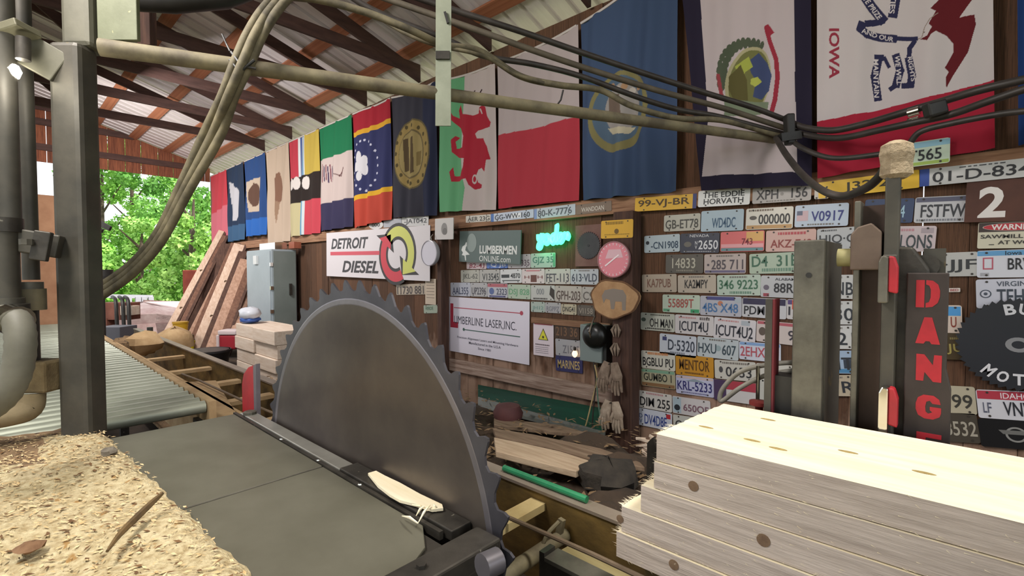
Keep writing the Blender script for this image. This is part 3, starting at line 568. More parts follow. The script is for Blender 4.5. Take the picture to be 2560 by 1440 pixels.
p.rect(.06, .94, .05, .18, 'c84a60', 'header'); p.text('DANGER', .22, .82, .08, .15, 'e8c8d0', .02); p.poly([(.25, .58), (.5, .27), (.75, .58)], '3a3620', 'triangle'); p.poly([(.29, .565), (.5, .305), (.71, .565)], 'd6d23c', 'triangle', .0018); p.disc(.5, .5, .05, '4a4420', 'mark', .0024)
smudge(.69, .72, '5a4a50', .1, .8)(p)
for v in (.76, .81, .86, .91): smudge(v, v + .02, '9a9098', .1, .75)(p)
p = Panel('number_board', 'brown board with big white numeral at the right edge', 'sign', 'C', 1568, 395, 742, 2500, 330, YW - .02); p.base(M('brown_board', '4c2d24', '5c382c', .7, scale=5), t=.015, r=.004)
p.text('2', .13, .40, .16, .9, 'e0dad6', .03); p.text('4', .60, .88, .16, .9, 'e0dad6', .03)
p = Panel('warning_sign', 'cream sign with red oval header reading WARNING about sawmill', 'sign', 'C', 1666, 745, 965, 2330, 720, YW - .012); p.base(flat('cfcab4', .5), t=.004, r=.008); p.rect(.01, .99, .02, .37, '3a2a26', 'header')
p.disc(.5, .19, .44, 'c8c0b4', 'oval', .0012, asp=.17); p.disc(.5, .19, .43, 'b8303c', 'oval', .0018, asp=.16); p.text('WARNING', .18, .82, .09, .3, 'e6dcd8', .03, lift=.0026)
p.text('SAWMILL MAN', .04, .94, .47, .62, '3a3632', .02); p.text('AT WORK', .28, .86, .70, .85, '3a3632', .02); p.rect(.16, .23, .84, .87, '3a3632', 'dash')
p = Panel('picture_tile', 'small white square with grey portrait left of the grey logger sign', 'sign', 'F', 1768, 742, 898, 1905, 732, 3.55); p.base(flat('c9c4c2', .5), t=.01, r=.004); p.disc(.52, .5, .16, '84807e', 'portrait', asp=1.3); p.disc(.56, .62, .12, '6a6664', 'portrait', .0016)
p = Panel('paper_list', 'tall cream paper notice beside the top of the blade', 'notice', 'F', 1690, 1190, 1380, 1770, 1192, YW - .01); p.base(flat('c2b2a0', .8), t=.0015, r=.002)
for v in (.12, .24, .36, .48, .6, .72): smudge(v, v + .03, '94867a', .12, .85)(p)
# flag-like painted metal panel behind the cable loop
p = Panel('striped_panel', 'purple red and white striped metal panel behind the cable loop', 'panel', 'B', 770, 642, 815, 1135, 684, YW - .006); p.base(flat('c6c4c4', .5), r=.005); p.rect(.0, .3, .0, 1, '4a3a5a', 'purple_field', .0012); p.rect(.3, 1, .0, .42, 'a8404e', 'red_stripe', .0012)
p = Panel('scale_plate', 'white grey panel with small red knob right of the striped panel', 'panel', 'B', 1138, 640, 860, 1330, 655, YW - .006); p.base(flat('b9bab4', .5), r=.004)

def dial(name, label, cx, cy, rx, Y, rim, face, t=.04):
    c = onY(cx, cy, Y); r = abs(onY(cx + rx, cy, Y)[0] - onY(cx - rx, cy, Y)[0]) / 2
    o = thing(name, label, 'gauge', c)
    obj('case', MB().lathe((0, 0, 0), [(r * .9, 0), (r, -t * .4), (r, -t), (r * .94, -t * 1.05), (r * .94, -t * .9)], 40, 'y'), rim, o, local=True, smooth=True)
    obj('face', MB().lathe((0, 0, 0), [(r * .935, -t * .9), (r * .935, -t * .93)], 40, 'y'), face, o, local=True)
    return o, r
o, r = dial('dial_thermometer', 'round pink faced dial thermometer on the dark post', 1539, 649, 40, 3.52, flat('9a6a6e', .3), flat('dc8490', .4))
obj('white_field', MB().prism([(-r * .5, r * .05), (-r * .3, r * .55), (r * .45, r * .55), (r * .6, r * .1)], -.0385, -.037), flat('d8b0b8'), o, local=True)
m = MB()
for k in range(24):
    t = 2 * PI * k / 24; m.bar((.78 * r * math.cos(t), -.0385, .78 * r * math.sin(t)), (.9 * r * math.cos(t), -.0385, .9 * r * math.sin(t)), .008, .002, side=(0, 1, 0) if 0 else (math.sin(t), 0, -math.cos(t)))
obj('ticks', m, flat('e0c0c6'), o, local=True)['kind'] = 'stuff'
obj('pointer', MB().bar((-.5 * r, -.040, -.35 * r), (.35 * r, -.040, .25 * r), .012, .002, side=(0, 0, 1)), flat('efe0e2'), o, local=True)
o, r = dial('round_clock', 'white round dial hanging at the right end of the long banner', 1082, 633, 20, 3.52, flat('a8a4ac', .3), flat('d2ceda', .4), .06)
obj('hook', MB().tube([(0, -.02, r), (0, -.03, r + .04), (0, 0, r + .07)], .006, 6), Mchrome, o, local=True)

# saw blade picture panel
c0 = zp('E', 1235, 222)
p = Panel('blade_board', 'square pinkish board with a small dark toothed saw blade', 'wall board', 'E', 1236, 222, 570, 1455, 205, YW - .01); p.base(M('pink_board', '6a4a44', '7d5c54', .8, scale=4), t=.012, r=.003)
def teethdisc(cx, cz, r, n, y0, y1, dep):
    P = []
    for k in range(n):
        t = 2 * PI * k / n; t2 = 2 * PI * (k + .75) / n
        P += [(cx + r * math.cos(t), cz + r * math.sin(t)), (cx + (r - dep) * math.cos(t2), cz + (r - dep) * math.sin(t2))]
    return MB().prism(P, y0, y1)
p.part('saw_blade', teethdisc(.01, 0, p.w * .46, 36, -.02, -.012, .012), M('blade_dark', '3c3a3e', '4a474a', .5, .5, scale=6)); p.part('arbor', MB().lathe((.01, -.02, 0), [(.012, -.003), (.012, 0)], 12, 'y'), flat('26242a'))
# black round saw sign right edge
Ys = YW - .03; c = onY(2546, 862, Ys); r = .25
o = thing('round_saw_sign', 'black round saw blade sign with white lettering at right edge', 'sign', c)
obj('blade', teethdisc(0, 0, r, 44, -.006, 0, .018), flat('22242a', .5), o, local=True)
m = MB(); 
for k in range(20):
    t0, t1 = 2 * PI * k / 20, 2 * PI * (k + 1) / 20
    m.add([(q * math.cos(t), -.008, q * .8 * math.sin(t)) for q, t in ((.026, t0), (.05, t0), (.05, t1), (.026, t1))], [(0, 1, 2, 3)])
obj('hub_ring', m, flat('8a8a8c'), o, local=True)
def arc(body, a_mid, span, R_, hh, up):
    m = MB(); n = len(body)
    for i, ch in enumerate(body):
        if ch == ' ': continue
        a = math.radians(a_mid + (i - (n - 1) / 2) * span * (-1 if up else 1)); cx, cz = R_ * math.cos(a), R_ * math.sin(a); rot = a - PI / 2 if up else a + PI / 2
        v, f = text2d(ch, .03); ww = hh * .75
        m.add([(cx + (u_ - .5) * ww * math.cos(rot) - (w_ - .5) * hh * math.sin(rot), -.0075, cz + (u_ - .5) * ww * math.sin(rot) + (w_ - .5) * hh * math.cos(rot)) for u_, w_ in v], f)
    obj('lettering', m, flat('dadade'), o, local=True)
arc('BUS', 84, 17, r * .76, .058, True); arc('MOTOR', 272, 19, r * .74, .06, False)
# the neon script
import itertools
c = onY(1380, 597, YW - .06); o = thing('neon_sign', 'glowing green neon script sign', 'neon sign', c)
Mneon = M('green_neon', '3cff9c', rough=.4, emit=5)
def nz(pts): return [(a, 0, b) for a, b in pts]
def script(strokes):
    for s_ in strokes: obj('neon_tube', MB().tube(smoothpath(nz(s_), 6), .022, 8), Mneon, o, local=True, smooth=True)
script([[(-.17, .05), (-.165, .0), (-.14, -.01), (-.125, .02), (-.12, .06)], [(-.12, .06), (-.125, -.03), (-.145, -.085), (-.17, -.08), (-.155, -.035), (-.10, -.01)],
        [(-.10, -.01), (-.085, .03), (-.05, .035), (-.03, .0), (-.055, -.045), (-.09, -.03), (-.09, .0), (-.06, .03), (-.02, .01)],
        [(.04, .02), (.02, .04), (-.01, .0), (.01, -.045), (.04, -.02), (.055, .06), (.06, .13), (.055, .06), (.05, -.03), (.075, -.04)],
        [(.075, -.03), (.11, .0), (.115, .035), (.09, .035), (.085, -.02), (.11, -.04), (.135, -.01)],
        [(.135, -.01), (.145, .04), (.165, .03), (.185, .04), (.195, .01), (.18, -.02)]])
obj('backing', MB().box(-.15, .16, .03, .05, -.02, .02), flat('1a1a1a'), o, local=True)
lamp('neon_glow', 'POINT', (c[0], c[1] - .05, c[2]), 1.2, (.2, 1, .6), .06)

# wooden log slice with burnt animal drawing
Y = 3.50; c = onY(1537, 747, Y); o = thing('log_slice', 'oval log slice with a burnt animal drawing on the post', 'wood slice', c)
kx = abs(onY(1597, 747, Y)[0] - c[0]); kz = abs(onY(1537, 700, Y)[2] - c[2]) 
P = []
for k in range(36):
    t = 2 * PI * k / 36; rr = 1 + .05 * math.sin(3 * t + 1) + .03 * math.sin(7 * t); P.append((kx * rr * math.cos(t), kz * rr * math.sin(t)))
obj('slice', MB().prism(P, -.025, .02), M('slice_wood', '9a7450', 'b8946c', .8, scale=6, bump=.1), o, local=True, bevel=.006)
obj('animal_figure', MB().prism([(-.11, .02), (-.08, .07), (.0, .085), (.09, .075), (.12, .03), (.115, -.09), (.085, -.09), (.08, -.02), (.02, -.02), (.01, -.085), (-.02, -.085), (-.03, -.01), (-.07, -.0), (-.09, -.04)], -.0265, -.024), flat('857a70', .8), o, local=True)
obj('bark_ring', MB().tube([(x_, -.02, z_) for x_, z_ in P] + [(P[0][0], -.02, P[0][1])], .008, 6, cap=False), flat('6d4e36', .9), o, local=True)
# grey electric box with black bell / pan
b = thing('switch_box', 'grey electrical box under the black dome beside the post', 'box', onY(1478, 905, YW - .1))
a0 = onY(*zp('E', 1268, 1065), 3.56); a1 = onY(*zp('E', 1455, 1065), 3.56); zb = onY(*zp('E', 1268, 1375), 3.56)[2]
obj('body', MB().box(a0[0], a1[0], 3.56, YW, zb, a0[2]), flat('7d8987', .5), b, bevel=.006)
obj('side_cover', MB().box(a1[0], a1[0] + .035, 3.58, YW, zb - .02, a0[2]), flat('2c2e2c', .5), b)
obj('cable_gland', MB().lathe(((a0[0] + a1[0]) / 2 + .04, 3.62, zb), [(.02, 0), (.02, -.04), (.012, -.05)], 12), Mchrome, b)
c = onY(1485, 839, 3.52); o = thing('black_dome', 'black dome shaped pan hanging over the grey box', 'pan', c)
obj('dome', MB().lathe((0, 0, 0), [(.115, .03), (.115, 0), (.1, -.03), (.06, -.05), (.01, -.055)], 28, 'y'), flat('171816', .3), o, local=True, smooth=True)
obj('hook', MB().tube([(0, -.05, -.01), (.0, -.075, .04), (.005, -.03, .12), (.01, 0, .17)], .008, 8), Mchrome, o, local=True)
c = onY(1437, 884, YW - .05); o = thing('night_bulb', 'small glowing bulb by the grey electrical box', 'bulb', c)
obj('bulb', MB().lathe((0, 0, 0), [(.008, -.035), (.022, -.02), (.028, 0), (.02, .02), (.01, .03)], 14), M('warm_bulb', 'ffd0a0', emit=2.2), o, local=True, smooth=True)
obj('socket', MB().lathe((0, 0, 0), [(.012, .028), (.012, .06)], 10), flat('3a3632'), o, local=True)

# ------------------------------------------------------------------ flags
class Flag:
    def __init__(s, label, x0, yt0, yb0, x1, yt1, yb1, nx, nz_, bg, Y=YW - .09, fold=.018, nf=3.0, sag=.03, x0b=None, x1b=None):
        a = onY(x0, yt0, Y); b = onY(x1, yt1, Y); c = onY(x0b or x0, yb0, Y); d = onY(x1b or x1, yb1, Y); a[0] += .014; c[0] += .014; b[0] -= .014; d[0] -= .014; s.Y = Y; s.nx, s.nz = nx, nz_; s.label = label
        u, v = np.meshgrid(np.linspace(0, 1, nx + 1), np.linspace(0, 1, nz_ + 1)); s.u, s.v = u, v
        zt = a[2] + (b[2] - a[2]) * u - sag * 4 * u * (1 - u); zt = np.minimum(zt, 3.80 + 0 * u); zb = c[2] + (d[2] - c[2]) * u
        xa = a[0] + (b[0] - a[0]) * u; xc = c[0] + (d[0] - c[0]) * u
        s.X = xa + (xc - xa) * v; s.Z = zt + (zb - zt) * v
        s.C = np.tile(np.array(lin(bg)), u.shape + (1,)); s.fold, s.nf = fold, nf
    def wc(s, pts): q = [onY(x, y, s.Y) for x, y in pts]; return np.array([(p[0], p[2]) for p in q])
    def mask(s, P):
        x, z = s.X, s.Z; m = np.zeros(x.shape, bool); n = len(P)
        for i in range(n):
            (x1, z1), (x2, z2) = P[i], P[(i + 1) % n]
            if z1 == z2: continue
            m ^= ((z1 > z) != (z2 > z)) & (x < (x2 - x1) * (z - z1) / (z2 - z1) + x1)
        return m
    def poly(s, pts, c): s.C[s.mask(s.wc(pts))] = lin(c); return s
    def uv(s, u0, u1, v0, v1, c): s.C[(s.u >= u0) & (s.u <= u1) & (s.v >= v0) & (s.v <= v1)] = lin(c); return s
    def ell(s, cx, cy, rx, ry, c, inner=0):
        P = s.wc([(cx, cy), (cx + rx, cy), (cx, cy - ry)]); a = (s.X - P[0][0]) / (P[1][0] - P[0][0]); b = (s.Z - P[0][1]) / (P[2][1] - P[0][1]); d = a * a + b * b
        s.C[(d <= 1) & (d >= inner * inner)] = lin(c); return s
    def stroke(s, pts, wpx, c):
        pts = [np.array(p, float) for p in pts]
        for a, b in zip(pts[:-1], pts[1:]):
            d = b - a; L_ = np.linalg.norm(d) + 1e-9; n = np.array((-d[1], d[0])) / L_ * wpx / 2; e = d / L_ * wpx * .3
            s.poly([a - e + n, b + e + n, b + e - n, a - e - n], c)
        return s
    def text(s, body, org, right, up, c, bold=.02):   # org, right, up in px: lower-left corner and edge vectors
        v, f = text2d(body, bold); o_, r_, u_ = (np.array(q, float) for q in (org, right, up))
        P = s.wc([o_ + r_ * a + u_ * b for a, b in v])
        for q in f:
            T = P[list(q)]; x0, x1, z0, z1 = T[:, 0].min(), T[:, 0].max(), T[:, 1].min(), T[:, 1].max()
            s.C[s.mask(T)] = lin(c)
        return s
    def done(s):
        o = MB(); y = s.Y + 1.3 * s.fold * np.sin(s.u * 2 * PI * s.nf + 1.3 * s.v + .8 * np.sin(3 * s.v)) * (.25 + .75 * s.v) + .007 * np.sin(s.u * 31 + 4 * s.v) + .010 * np.sin(s.u * 9 + s.v * 7) * s.v
        vs = np.stack([s.X, y, s.Z], -1).reshape(-1, 3); w1 = s.nx + 1
        idx = np.arange(w1 * (s.nz + 1)).reshape(s.nz + 1, w1)
        f = np.stack([idx[1:, :-1], idx[1:, 1:], idx[:-1, 1:], idx[:-1, :-1]], -1).reshape(-1, 4)
        t = thing('flag', s.label, 'flag', (vs[:, 0].mean(), s.Y, vs[:, 2].min()), 'flags hung along the wall')
        me = bpy.data.meshes.new('cloth'); me.from_pydata((vs - np.array(t.location)).tolist(), [], f.tolist())
        at = me.attributes.new('dye', 'FLOAT_COLOR', 'POINT'); at.data.foreach_set('color', np.concatenate([s.C.reshape(-1, 3), np.ones((len(vs), 1))], 1).astype(np.float32).ravel())
        me.materials.append(vcol('flag_cloth')); me.polygons.foreach_set('use_smooth', [True] * len(me.polygons))
        ob = bpy.data.objects.new('cloth', me); COL.objects.link(ob); ob.parent = t
        k = s.nx // 2
        hem = MB().tube([(s.X[0, i], s.Y, s.Z[0, i]) for i in range(0, s.nx + 1, max(1, s.nx // 12))], .012, 6); obj('hem', hem, flat('c0b8b4', .8), t)
        return t
Flag('faded red flag nearest the open end', 526, 420, 640, 566, 404, 600, 30, 60, 'b8404c', fold=.03).uv(0, 1, .5, 1, 'c46a78').done()
f = Flag('dark blue flag with a white figure next to the red flag', 566, 404, 606, 608, 388, 598, 40, 80, '26344c', fold=.03); f.poly([(574, 455), (584, 460), (598, 480), (600, 520), (590, 552), (580, 550), (578, 500)], 'b4b4bc').uv(0, 1, .8, 1, '3a5878').done()
f = Flag('blue flag with a cream portrait panel', 610, 387, 592, 663, 362, 586, 50, 90, '284476', fold=.03); f.poly([(617, 455), (650, 442), (648, 528), (622, 530)], 'b4a494').ell(635, 488, 14, 30, '5a4238').uv(0, 1, .78, 1, '2c5ea8').done()
f = Flag('cream flag with a brown central figure', 664, 362, 610, 722, 340, 602, 60, 100, 'b6a392', fold=.03); f.poly([(684, 445), (698, 430), (706, 470), (702, 500), (694, 512), (684, 490)], '7a5a4a').poly([(688, 500), (698, 505), (694, 560)], '8f7460').done()
f = Flag('red yellow and black flag with white blossoms', 722, 340, 592, 798, 314, 582, 90, 130, 'b49c48', fold=.025)
f.uv(0, .33, 0, .42, 'b03a48').uv(.33, .56, 0, .42, 'c8ccd0').uv(.38, .44, 0, .42, '4a5a8a').uv(.50, .54, 0, .42, '5a86a8').uv(0, 1, .40, .66, '2a2220').uv(0, .36, .66, 1, 'b8ae88').uv(.36, .56, .66, 1, 'c0c8cc').uv(.42, .50, .66, 1, '5a90b4').uv(.56, 1, .66, 1, 'b84450')
for cx, cy in ((729, 462), (741, 458), (765, 457)):
    f.ell(cx, cy, 7, 16, 'd0c8c4')
f.done()
f = Flag('green white and navy tricolour with small red emblem', 798, 312, 578, 880, 280, 566, 100, 150, 'bcaca8', fold=.022); f.uv(0, 1, 0, .31, '1e6b47').uv(0, 1, .74, 1, '34304c')
for k in range(7): f.stroke([(808 + k * 4, 412 + (k % 2) * 4), (809 + k * 4, 456 - (k % 3) * 3)], 2.2, ('7a4a54', '4a3a54')[k % 2])
f.stroke([(836, 434), (852, 440), (858, 418)], 2.2, '5a3a3c').stroke([(846, 440), (854, 430)], 3, '5a3a3c').done()
f = Flag('red blue and gold flag with a white flower in a ring of stars', 881, 280, 570, 977, 245, 548, 130, 220, '2d3058', fold=.022)
f.uv(0, 1, 0, .16, '96202e').uv(0, 1, .16, .20, 'c8962e').uv(0, 1, .72, .76, 'd0a02e').uv(0, 1, .76, 1, 'b04436')
for k in range(20):
    t = 2 * PI * k / 20; f.ell(911 + 31 * math.cos(t), 413 - 63 * math.sin(t), 2.3, 3, 'b8b8cc')
for dx, dy, rx, ry in ((-4, -18, 6, 16), (7, -10, 7, 14), (-9, 6, 7, 12), (8, 12, 7, 13), (-3, 28, 6, 12), (0, 4, 7, 14)): f.ell(902 + dx, 412 + dy, rx, ry, 'c9c6cc')
f.done()
f = Flag('dark grey flag with a large tan round seal', 978, 245, 545, 1091, 203, 538, 150, 220, '33323c', fold=.02); f.uv(.72, 1, 0, 1, '262a40')
f.ell(1030, 386, 47, 88, '5c5238').ell(1030, 386, 44, 84, '8a7648').ell(1028, 386, 31, 62, '5e5238').ell(1027, 386, 29, 58, '8a7a50')
f.poly([(1008, 350), (1018, 345), (1020, 425), (1010, 430)], '4a3c28').poly([(1026, 345), (1034, 340), (1036, 430), (1028, 435)], '4c3e2a').poly([(1040, 380), (1052, 375), (1050, 410), (1040, 415)], '6a5a36')
for k in range(16):
    t = 2 * PI * k / 16; f.ell(1030 + 38 * math.cos(t), 386 - 73 * math.sin(t), 3, 5, '4a4028')
f.done()
f = Flag('white and green flag with a red dragon', 1094, 202, 530, 1240, 158, 524, 190, 330, 'b4a8a6', fold=.015)
f.poly([(1080, 140), (1162, 140), (1160, 250), (1150, 390), (1165, 470), (1158, 540), (1080, 540)], '5f9a70')
R_ = '9c2434'
f.poly([(1150, 262), (1156, 285), (1180, 288), (1196, 284), (1198, 268), (1206, 262), (1214, 268), (1220, 290), (1228, 306), (1226, 318), (1214, 322), (1196, 326), (1186, 334), (1192, 346), (1210, 346), (1220, 366), (1226, 398), (1218, 400), (1214, 430), (1206, 420), (1196, 424), (1190, 438), (1194, 456), (1206, 462), (1204, 470), (1186, 474), (1172, 462), (1166, 446), (1150, 452), (1128, 454), (1124, 430), (1132, 418), (1134, 440), (1150, 440), (1160, 418), (1162, 396), (1144, 394), (1130, 380), (1128, 350), (1138, 340), (1148, 344), (1138, 354), (1140, 372), (1156, 368), (1160, 340), (1150, 320), (1128, 300), (1118, 268), (1134, 290), (1148, 296), (1146, 276)], R_)
f.ell(1186, 448, 6, 12, 'b4a8a6', .6)
f.stroke([(1200, 272), (1205, 284)], 3, 'b4a8a6').stroke([(1180, 236), (1186, 226)], 3, '3a2a30').stroke([(1198, 236), (1204, 224)], 3, '3a2a30').done()
f = Flag('large white over red flag', 1241, 158, 522, 1449, 60, 500, 110, 220, 'a89c9c', fold=.012, nf=2); f.poly([(1230, 340), (1300, 328), (1370, 312), (1460, 285), (1460, 540), (1230, 540)], 'a23540'); f.done()
f = Flag('faded blue flag with a pale yellow seal', 1449, 60, 500, 1700, -130, 478, 180, 300, '3a4a66', fold=.03, nf=3.5)
f.ell(1545, 280, 78, 100, '77704a').ell(1545, 275, 66, 84, '4c5e70').ell(1552, 270, 44, 60, '8d8884').poly([(1520, 240), (1550, 235), (1556, 300), (1518, 305)], '66584e').poly([(1515, 320), (1585, 316), (1570, 334), (1530, 336)], 'b0a890')
for k in range(5): f.ell(1530 + k * 16, 216 + (k % 2) * 8, 7, 8, ('9a7a5c', 'b0a8a0')[k % 2])
f.done()
f = Flag('white flag with dark blue border and leafy mountain crest', 1694, -120, 476, 2034, -330, 462, 230, 480, '231e30', Y=YW - .12, fold=.02, nf=2, x0b=1745)
f.poly([(1733, -220), (1985, -250), (1988, 200), (1992, 430), (1752, 440), (1770, 300), (1764, 180)], 'b2a6a8')
for k in range(13):
    t = math.radians(100 + k * 12 - 60 if 0 else 62 + k * 11); cx, cy = 1868 + 62 * math.cos(t), 190 - 88 * math.sin(t)
    for q in range(3): f.ell(cx + (q - 1) * 7, cy + (q % 2) * 8, 6, 10, '4a5242')
f.ell(1870, 205, 60, 88, 'a09a78').ell(1872, 205, 54, 80, '6a6a40')
f.poly([(1870, 150), (1895, 130), (1920, 160), (1932, 190), (1925, 230), (1905, 250), (1880, 240), (1888, 200), (1875, 180)], '3c4668').poly([(1835, 165), (1870, 140), (1880, 165), (1862, 178), (1850, 200)], '98a048').poly([(1875, 195), (1892, 190), (1905, 205), (1885, 215), (1874, 208)], 'a4aa50').poly([(1822, 190), (1850, 160), (1866, 200), (1868, 250), (1835, 255), (1822, 225)], '55502e')
f.stroke([(1916, 70), (1926, 105), (1942, 150), (1946, 195), (1940, 250), (1932, 282)], 11, '8e2c3a').poly([(1910, 66), (1922, 62), (1938, 84), (1926, 92), (1914, 86)], '8e2c3a').stroke([(1798, 190), (1806, 240)], 9, '8a3c42').poly([(1812, 245), (1925, 258), (1920, 285), (1812, 290)], '6f7a64').done()
f = Flag('white over red flag with brown eagle and navy ribbons', 2036, -330, 446, 2497, -700, 368, 330, 640, 'bdb4b4', Y=YW - .10, fold=.012, nf=2.2, sag=.0)
f.poly([(2020, 308), (2180, 278), (2320, 245), (2510, 190), (2510, 600), (2020, 600)], '9c2236')
f.text('IOWA', (2073, 72), (0, 126), (26, 0), '8c3040', .03)
E_ = '5c1a20'
f.poly([(2300, 100), (2318, 92), (2330, 70), (2322, 62), (2340, 30), (2326, 24), (2350, 0), (2400, -80), (2430, 0), (2398, 44), (2436, 36), (2440, 60), (2420, 130), (2382, 190), (2366, 220), (2364, 195), (2372, 180), (2362, 170), (2384, 130), (2384, 110), (2366, 90), (2340, 80), (2328, 88), (2318, 104)], E_)
f.stroke([(2292, 100), (2305, 95), (2312, 70), (2325, 50), (2345, 35)], 2, '8a7a70').ell(2311, 83, 1.6, 1.6, '4a4040')
NV = '2a2a48'; Wt = 'c8c0c0'
f.stroke([(2160, -10), (2180, 18), (2206, 48)], 26, NV).stroke([(2206, 50), (2186, 56), (2168, 60)], 16, NV).stroke([(2156, 62), (2152, 74), (2168, 86), (2200, 92), (2236, 96)], 20, NV).stroke([(2236, 95), (2292, 97)], 11, NV)
f.stroke([(2240, -10), (2232, 36)], 24, NV).stroke([(2286, 104), (2274, 120), (2272, 150)], 12, NV).stroke([(2272, 148), (2280, 190), (2276, 214)], 20, NV).stroke([(2276, 214), (2258, 214)], 14, NV)
f.stroke([(2240, 140), (2250, 175), (2240, 212)], 20, NV).stroke([(2238, 214), (2226, 222)], 12, NV).stroke([(2205, 142), (2190, 142)], 16, NV).stroke([(2196, 144), (2186, 190), (2194, 245)], 20, NV).stroke([(2210, 142), (2222, 166)], 9, NV)
f.text('AND OUR', (2154, 84), (78, 20), (2, -12), Wt).text('RIGHTS', (2268, 142), (10, 62), (12, -1), Wt).text('WE WILL', (2236, 138), (6, 74), (13, 0), Wt).text('MAINTAIN', (2182, 146), (2, 96), (13, 0), Wt).text('WE PRIZE', (2152, -6), (42, 54), (11, -9), Wt).text('TIES', (2226, -14), (-5, 46), (15, 1), Wt)
f.done()
Flag('blue flag cut off by the right edge of the picture', 2538, -640, 362, 2720, -900, 330, 40, 90, '23407a', fold=.03).done()

# ------------------------------------------------------------------ saw table and deck
ZT = .80
def zpoly(pts, Z): return [tuple(onZ(x, y, Z)[:2]) for x, y in pts]
# steel table plates
XA, XB, XC = -2.60, -1.665, -.95; YA, YB = .30, .80
t = thing('saw_table', 'dark grey green steel saw table beside the blade', 'saw table', ((XA + XC) / 2, .55, 0))
def ynear(X): return .30 + (X + 2.9) / (2.9 - 1.15) * .09
obj('table_plate', MB().prismz([(XA, ynear(XA) - .06), (XB - .003, ynear(XB) - .06), (XB - .003, YB - .005), (XA, YB - .005)], ZT - .012, ZT), Mplatest, t, bevel=.003)
obj('table_plate', MB().prismz([(XB + .003, ynear(XB) - .06), (XC, .33), (XC, .68), (XC - .03, .735), (XC - .12, YB - .005), (XB + .003, YB - .005)], ZT - .012, ZT - .002), Mplatest, t, bevel=.003)
obj('under_frame', MB().box(XA, XC, .33, .78, .70, ZT - .013), Mdarkst, t)
for lx in (XA + .08, XC - .1):
    for ly in (.36, .72): obj('leg', MB().box(lx - .04, lx + .04, ly - .04, ly + .04, 0, .70), Mdarkst, t)
obj('seam_weld', MB().box(XB - .004, XB + .004, .36, YB - .01, ZT - .006, ZT - .0005), Mstlite, t)
obj('end_frame', MB().bar((XC + .06, .25, ZT - .01), (XC + .06, .875, ZT - .01), .09, .05, side=(1, 0, 0)), Mdarkst, t, bevel=.006)
obj('end_angle', MB().box(XC + .10, XC + .108, .2, .85, ZT - .12, ZT - .03), Mdarkst, t)
obj('bolt', MB().lathe((XC + .055, .66, ZT + .014), [(.012, 0), (.012, .01)], 6), Mdarkst, t)
gd = thing('blade_guide', 'pale steel guide strips running along the blade', 'guide rail', (-1.8, .84, ZT))
obj('guide_strip', MB().box(-2.58, -1.58, .815, .872, ZT - .02, ZT + .006), M('bright_strip', '9a9890', '87857d', .35, .5, scale=6), gd, bevel=.003)
obj('guide_strip', MB().box(-1.58, -.97, .815, .885, ZT - .02, ZT + .010), Mdarkst, gd, bevel=.003)
obj('slot_angle', MB().box(-2.62, -1.0, .797, .810, ZT - .02, ZT + .003), Mdarkst, gd)
obj('end_block', MB().lathe((-2.52, .84, ZT + .006), [(.03, 0), (.03, .012), (.02, .016)], 12), Mstlite, gd)
for X in (-2.05, -1.72, -1.42): obj('screw', MB().lathe((X, .804, ZT + .003), [(.008, 0), (.006, .004)], 6), Mchrome, gd)

# blade
BY, BX, BZ, BR = .892, -1.615, .666, .806
bl = thing('circular_saw_blade', 'huge circular steel saw blade rising through the table', 'saw blade', (BX, BY, BZ))
n = 50; prof = []
for k in range(n):
    t0 = 2 * PI * k / n; d = 2 * PI / n
    for fr, rr in ((0, BR), (.10, BR - .012), (.16, BR - .036), (.35, BR - .042), (.60, BR - .034), (.92, BR - .004)):
        prof.append((rr * math.cos(t0 + d * fr), rr * math.sin(t0 + d * fr)))
m = MB(); RI = BR - .070
# toothed rim ring and body disc
N_ = len(prof); vs = []; fs = []
for y_ in (-.004, .004):
    vs += [(x, y_, z) for x, z in prof]
    vs += [(RI * math.cos(math.atan2(z, x)), y_, RI * math.sin(math.atan2(z, x))) for x, z in prof]
for i in range(N_):
    j = (i + 1) % N_
    fs += [(i, j, N_ + j, N_ + i), (2 * N_ + j, 2 * N_ + i, 3 * N_ + i, 3 * N_ + j), (i, 2 * N_ + i, 2 * N_ + j, j)]
obj('toothed_rim', MB().add(vs, fs), M('rim_steel', '45444b', '56555c', .4, .6, scale=5), bl, local=True)
Mblade = M('blade_steel', '504947', '686059', .34, .65, scale=2.2, bump=.02)
nt = Mblade.node_tree; tg = nt.nodes.new('ShaderNodeTangent'); tg.direction_type = 'RADIAL'; tg.axis = 'Y'; pb_ = nt.nodes['Principled BSDF']
pb_.inputs['Anisotropic'].default_value = .75; nt.links.new(tg.outputs[0], pb_.inputs['Tangent'])
obj('body', MB().lathe((0, 0, 0), [(.05, -.004), (.30, -.0045), (.55, -.0045), (.715, -.0042), (.715, .0042), (.05, .004)], 96, 'y'), Mblade, bl, local=True)
obj('polished_ring', MB().lathe((0, 0, 0), [(.714, -.0040), (.718, -.0046), (.734, -.0046), (.738, -.0040), (.738, .004), (.714, .004)], 96, 'y'), M('ring_steel', '77747a', '8a868c', .35, .7, scale=4), bl, local=True)
obj('collar', MB().lathe((0, 0, 0), [(.04, -.02), (.04, -.004)], 24, 'y'), Mdarkst, bl, local=True)
Zc = BZ
obj('arbor', MB().tube([(BX, BY - .5, BZ - .32), (BX, BY - .49, BZ - .32)], .01), Mdarkst, bl) if 0 else None
ar = MB().tube([onD(1205, 1418, 1.05), onD(1245, 1400, 1.08)], .028, 16)
tag(obj('drive_shaft', ar, M('grey_shaft', '6d6a70', '7c797e', .35, .6, scale=5), smooth=True), 'short round grey shaft end in the dark pit by the blade', 'shaft')
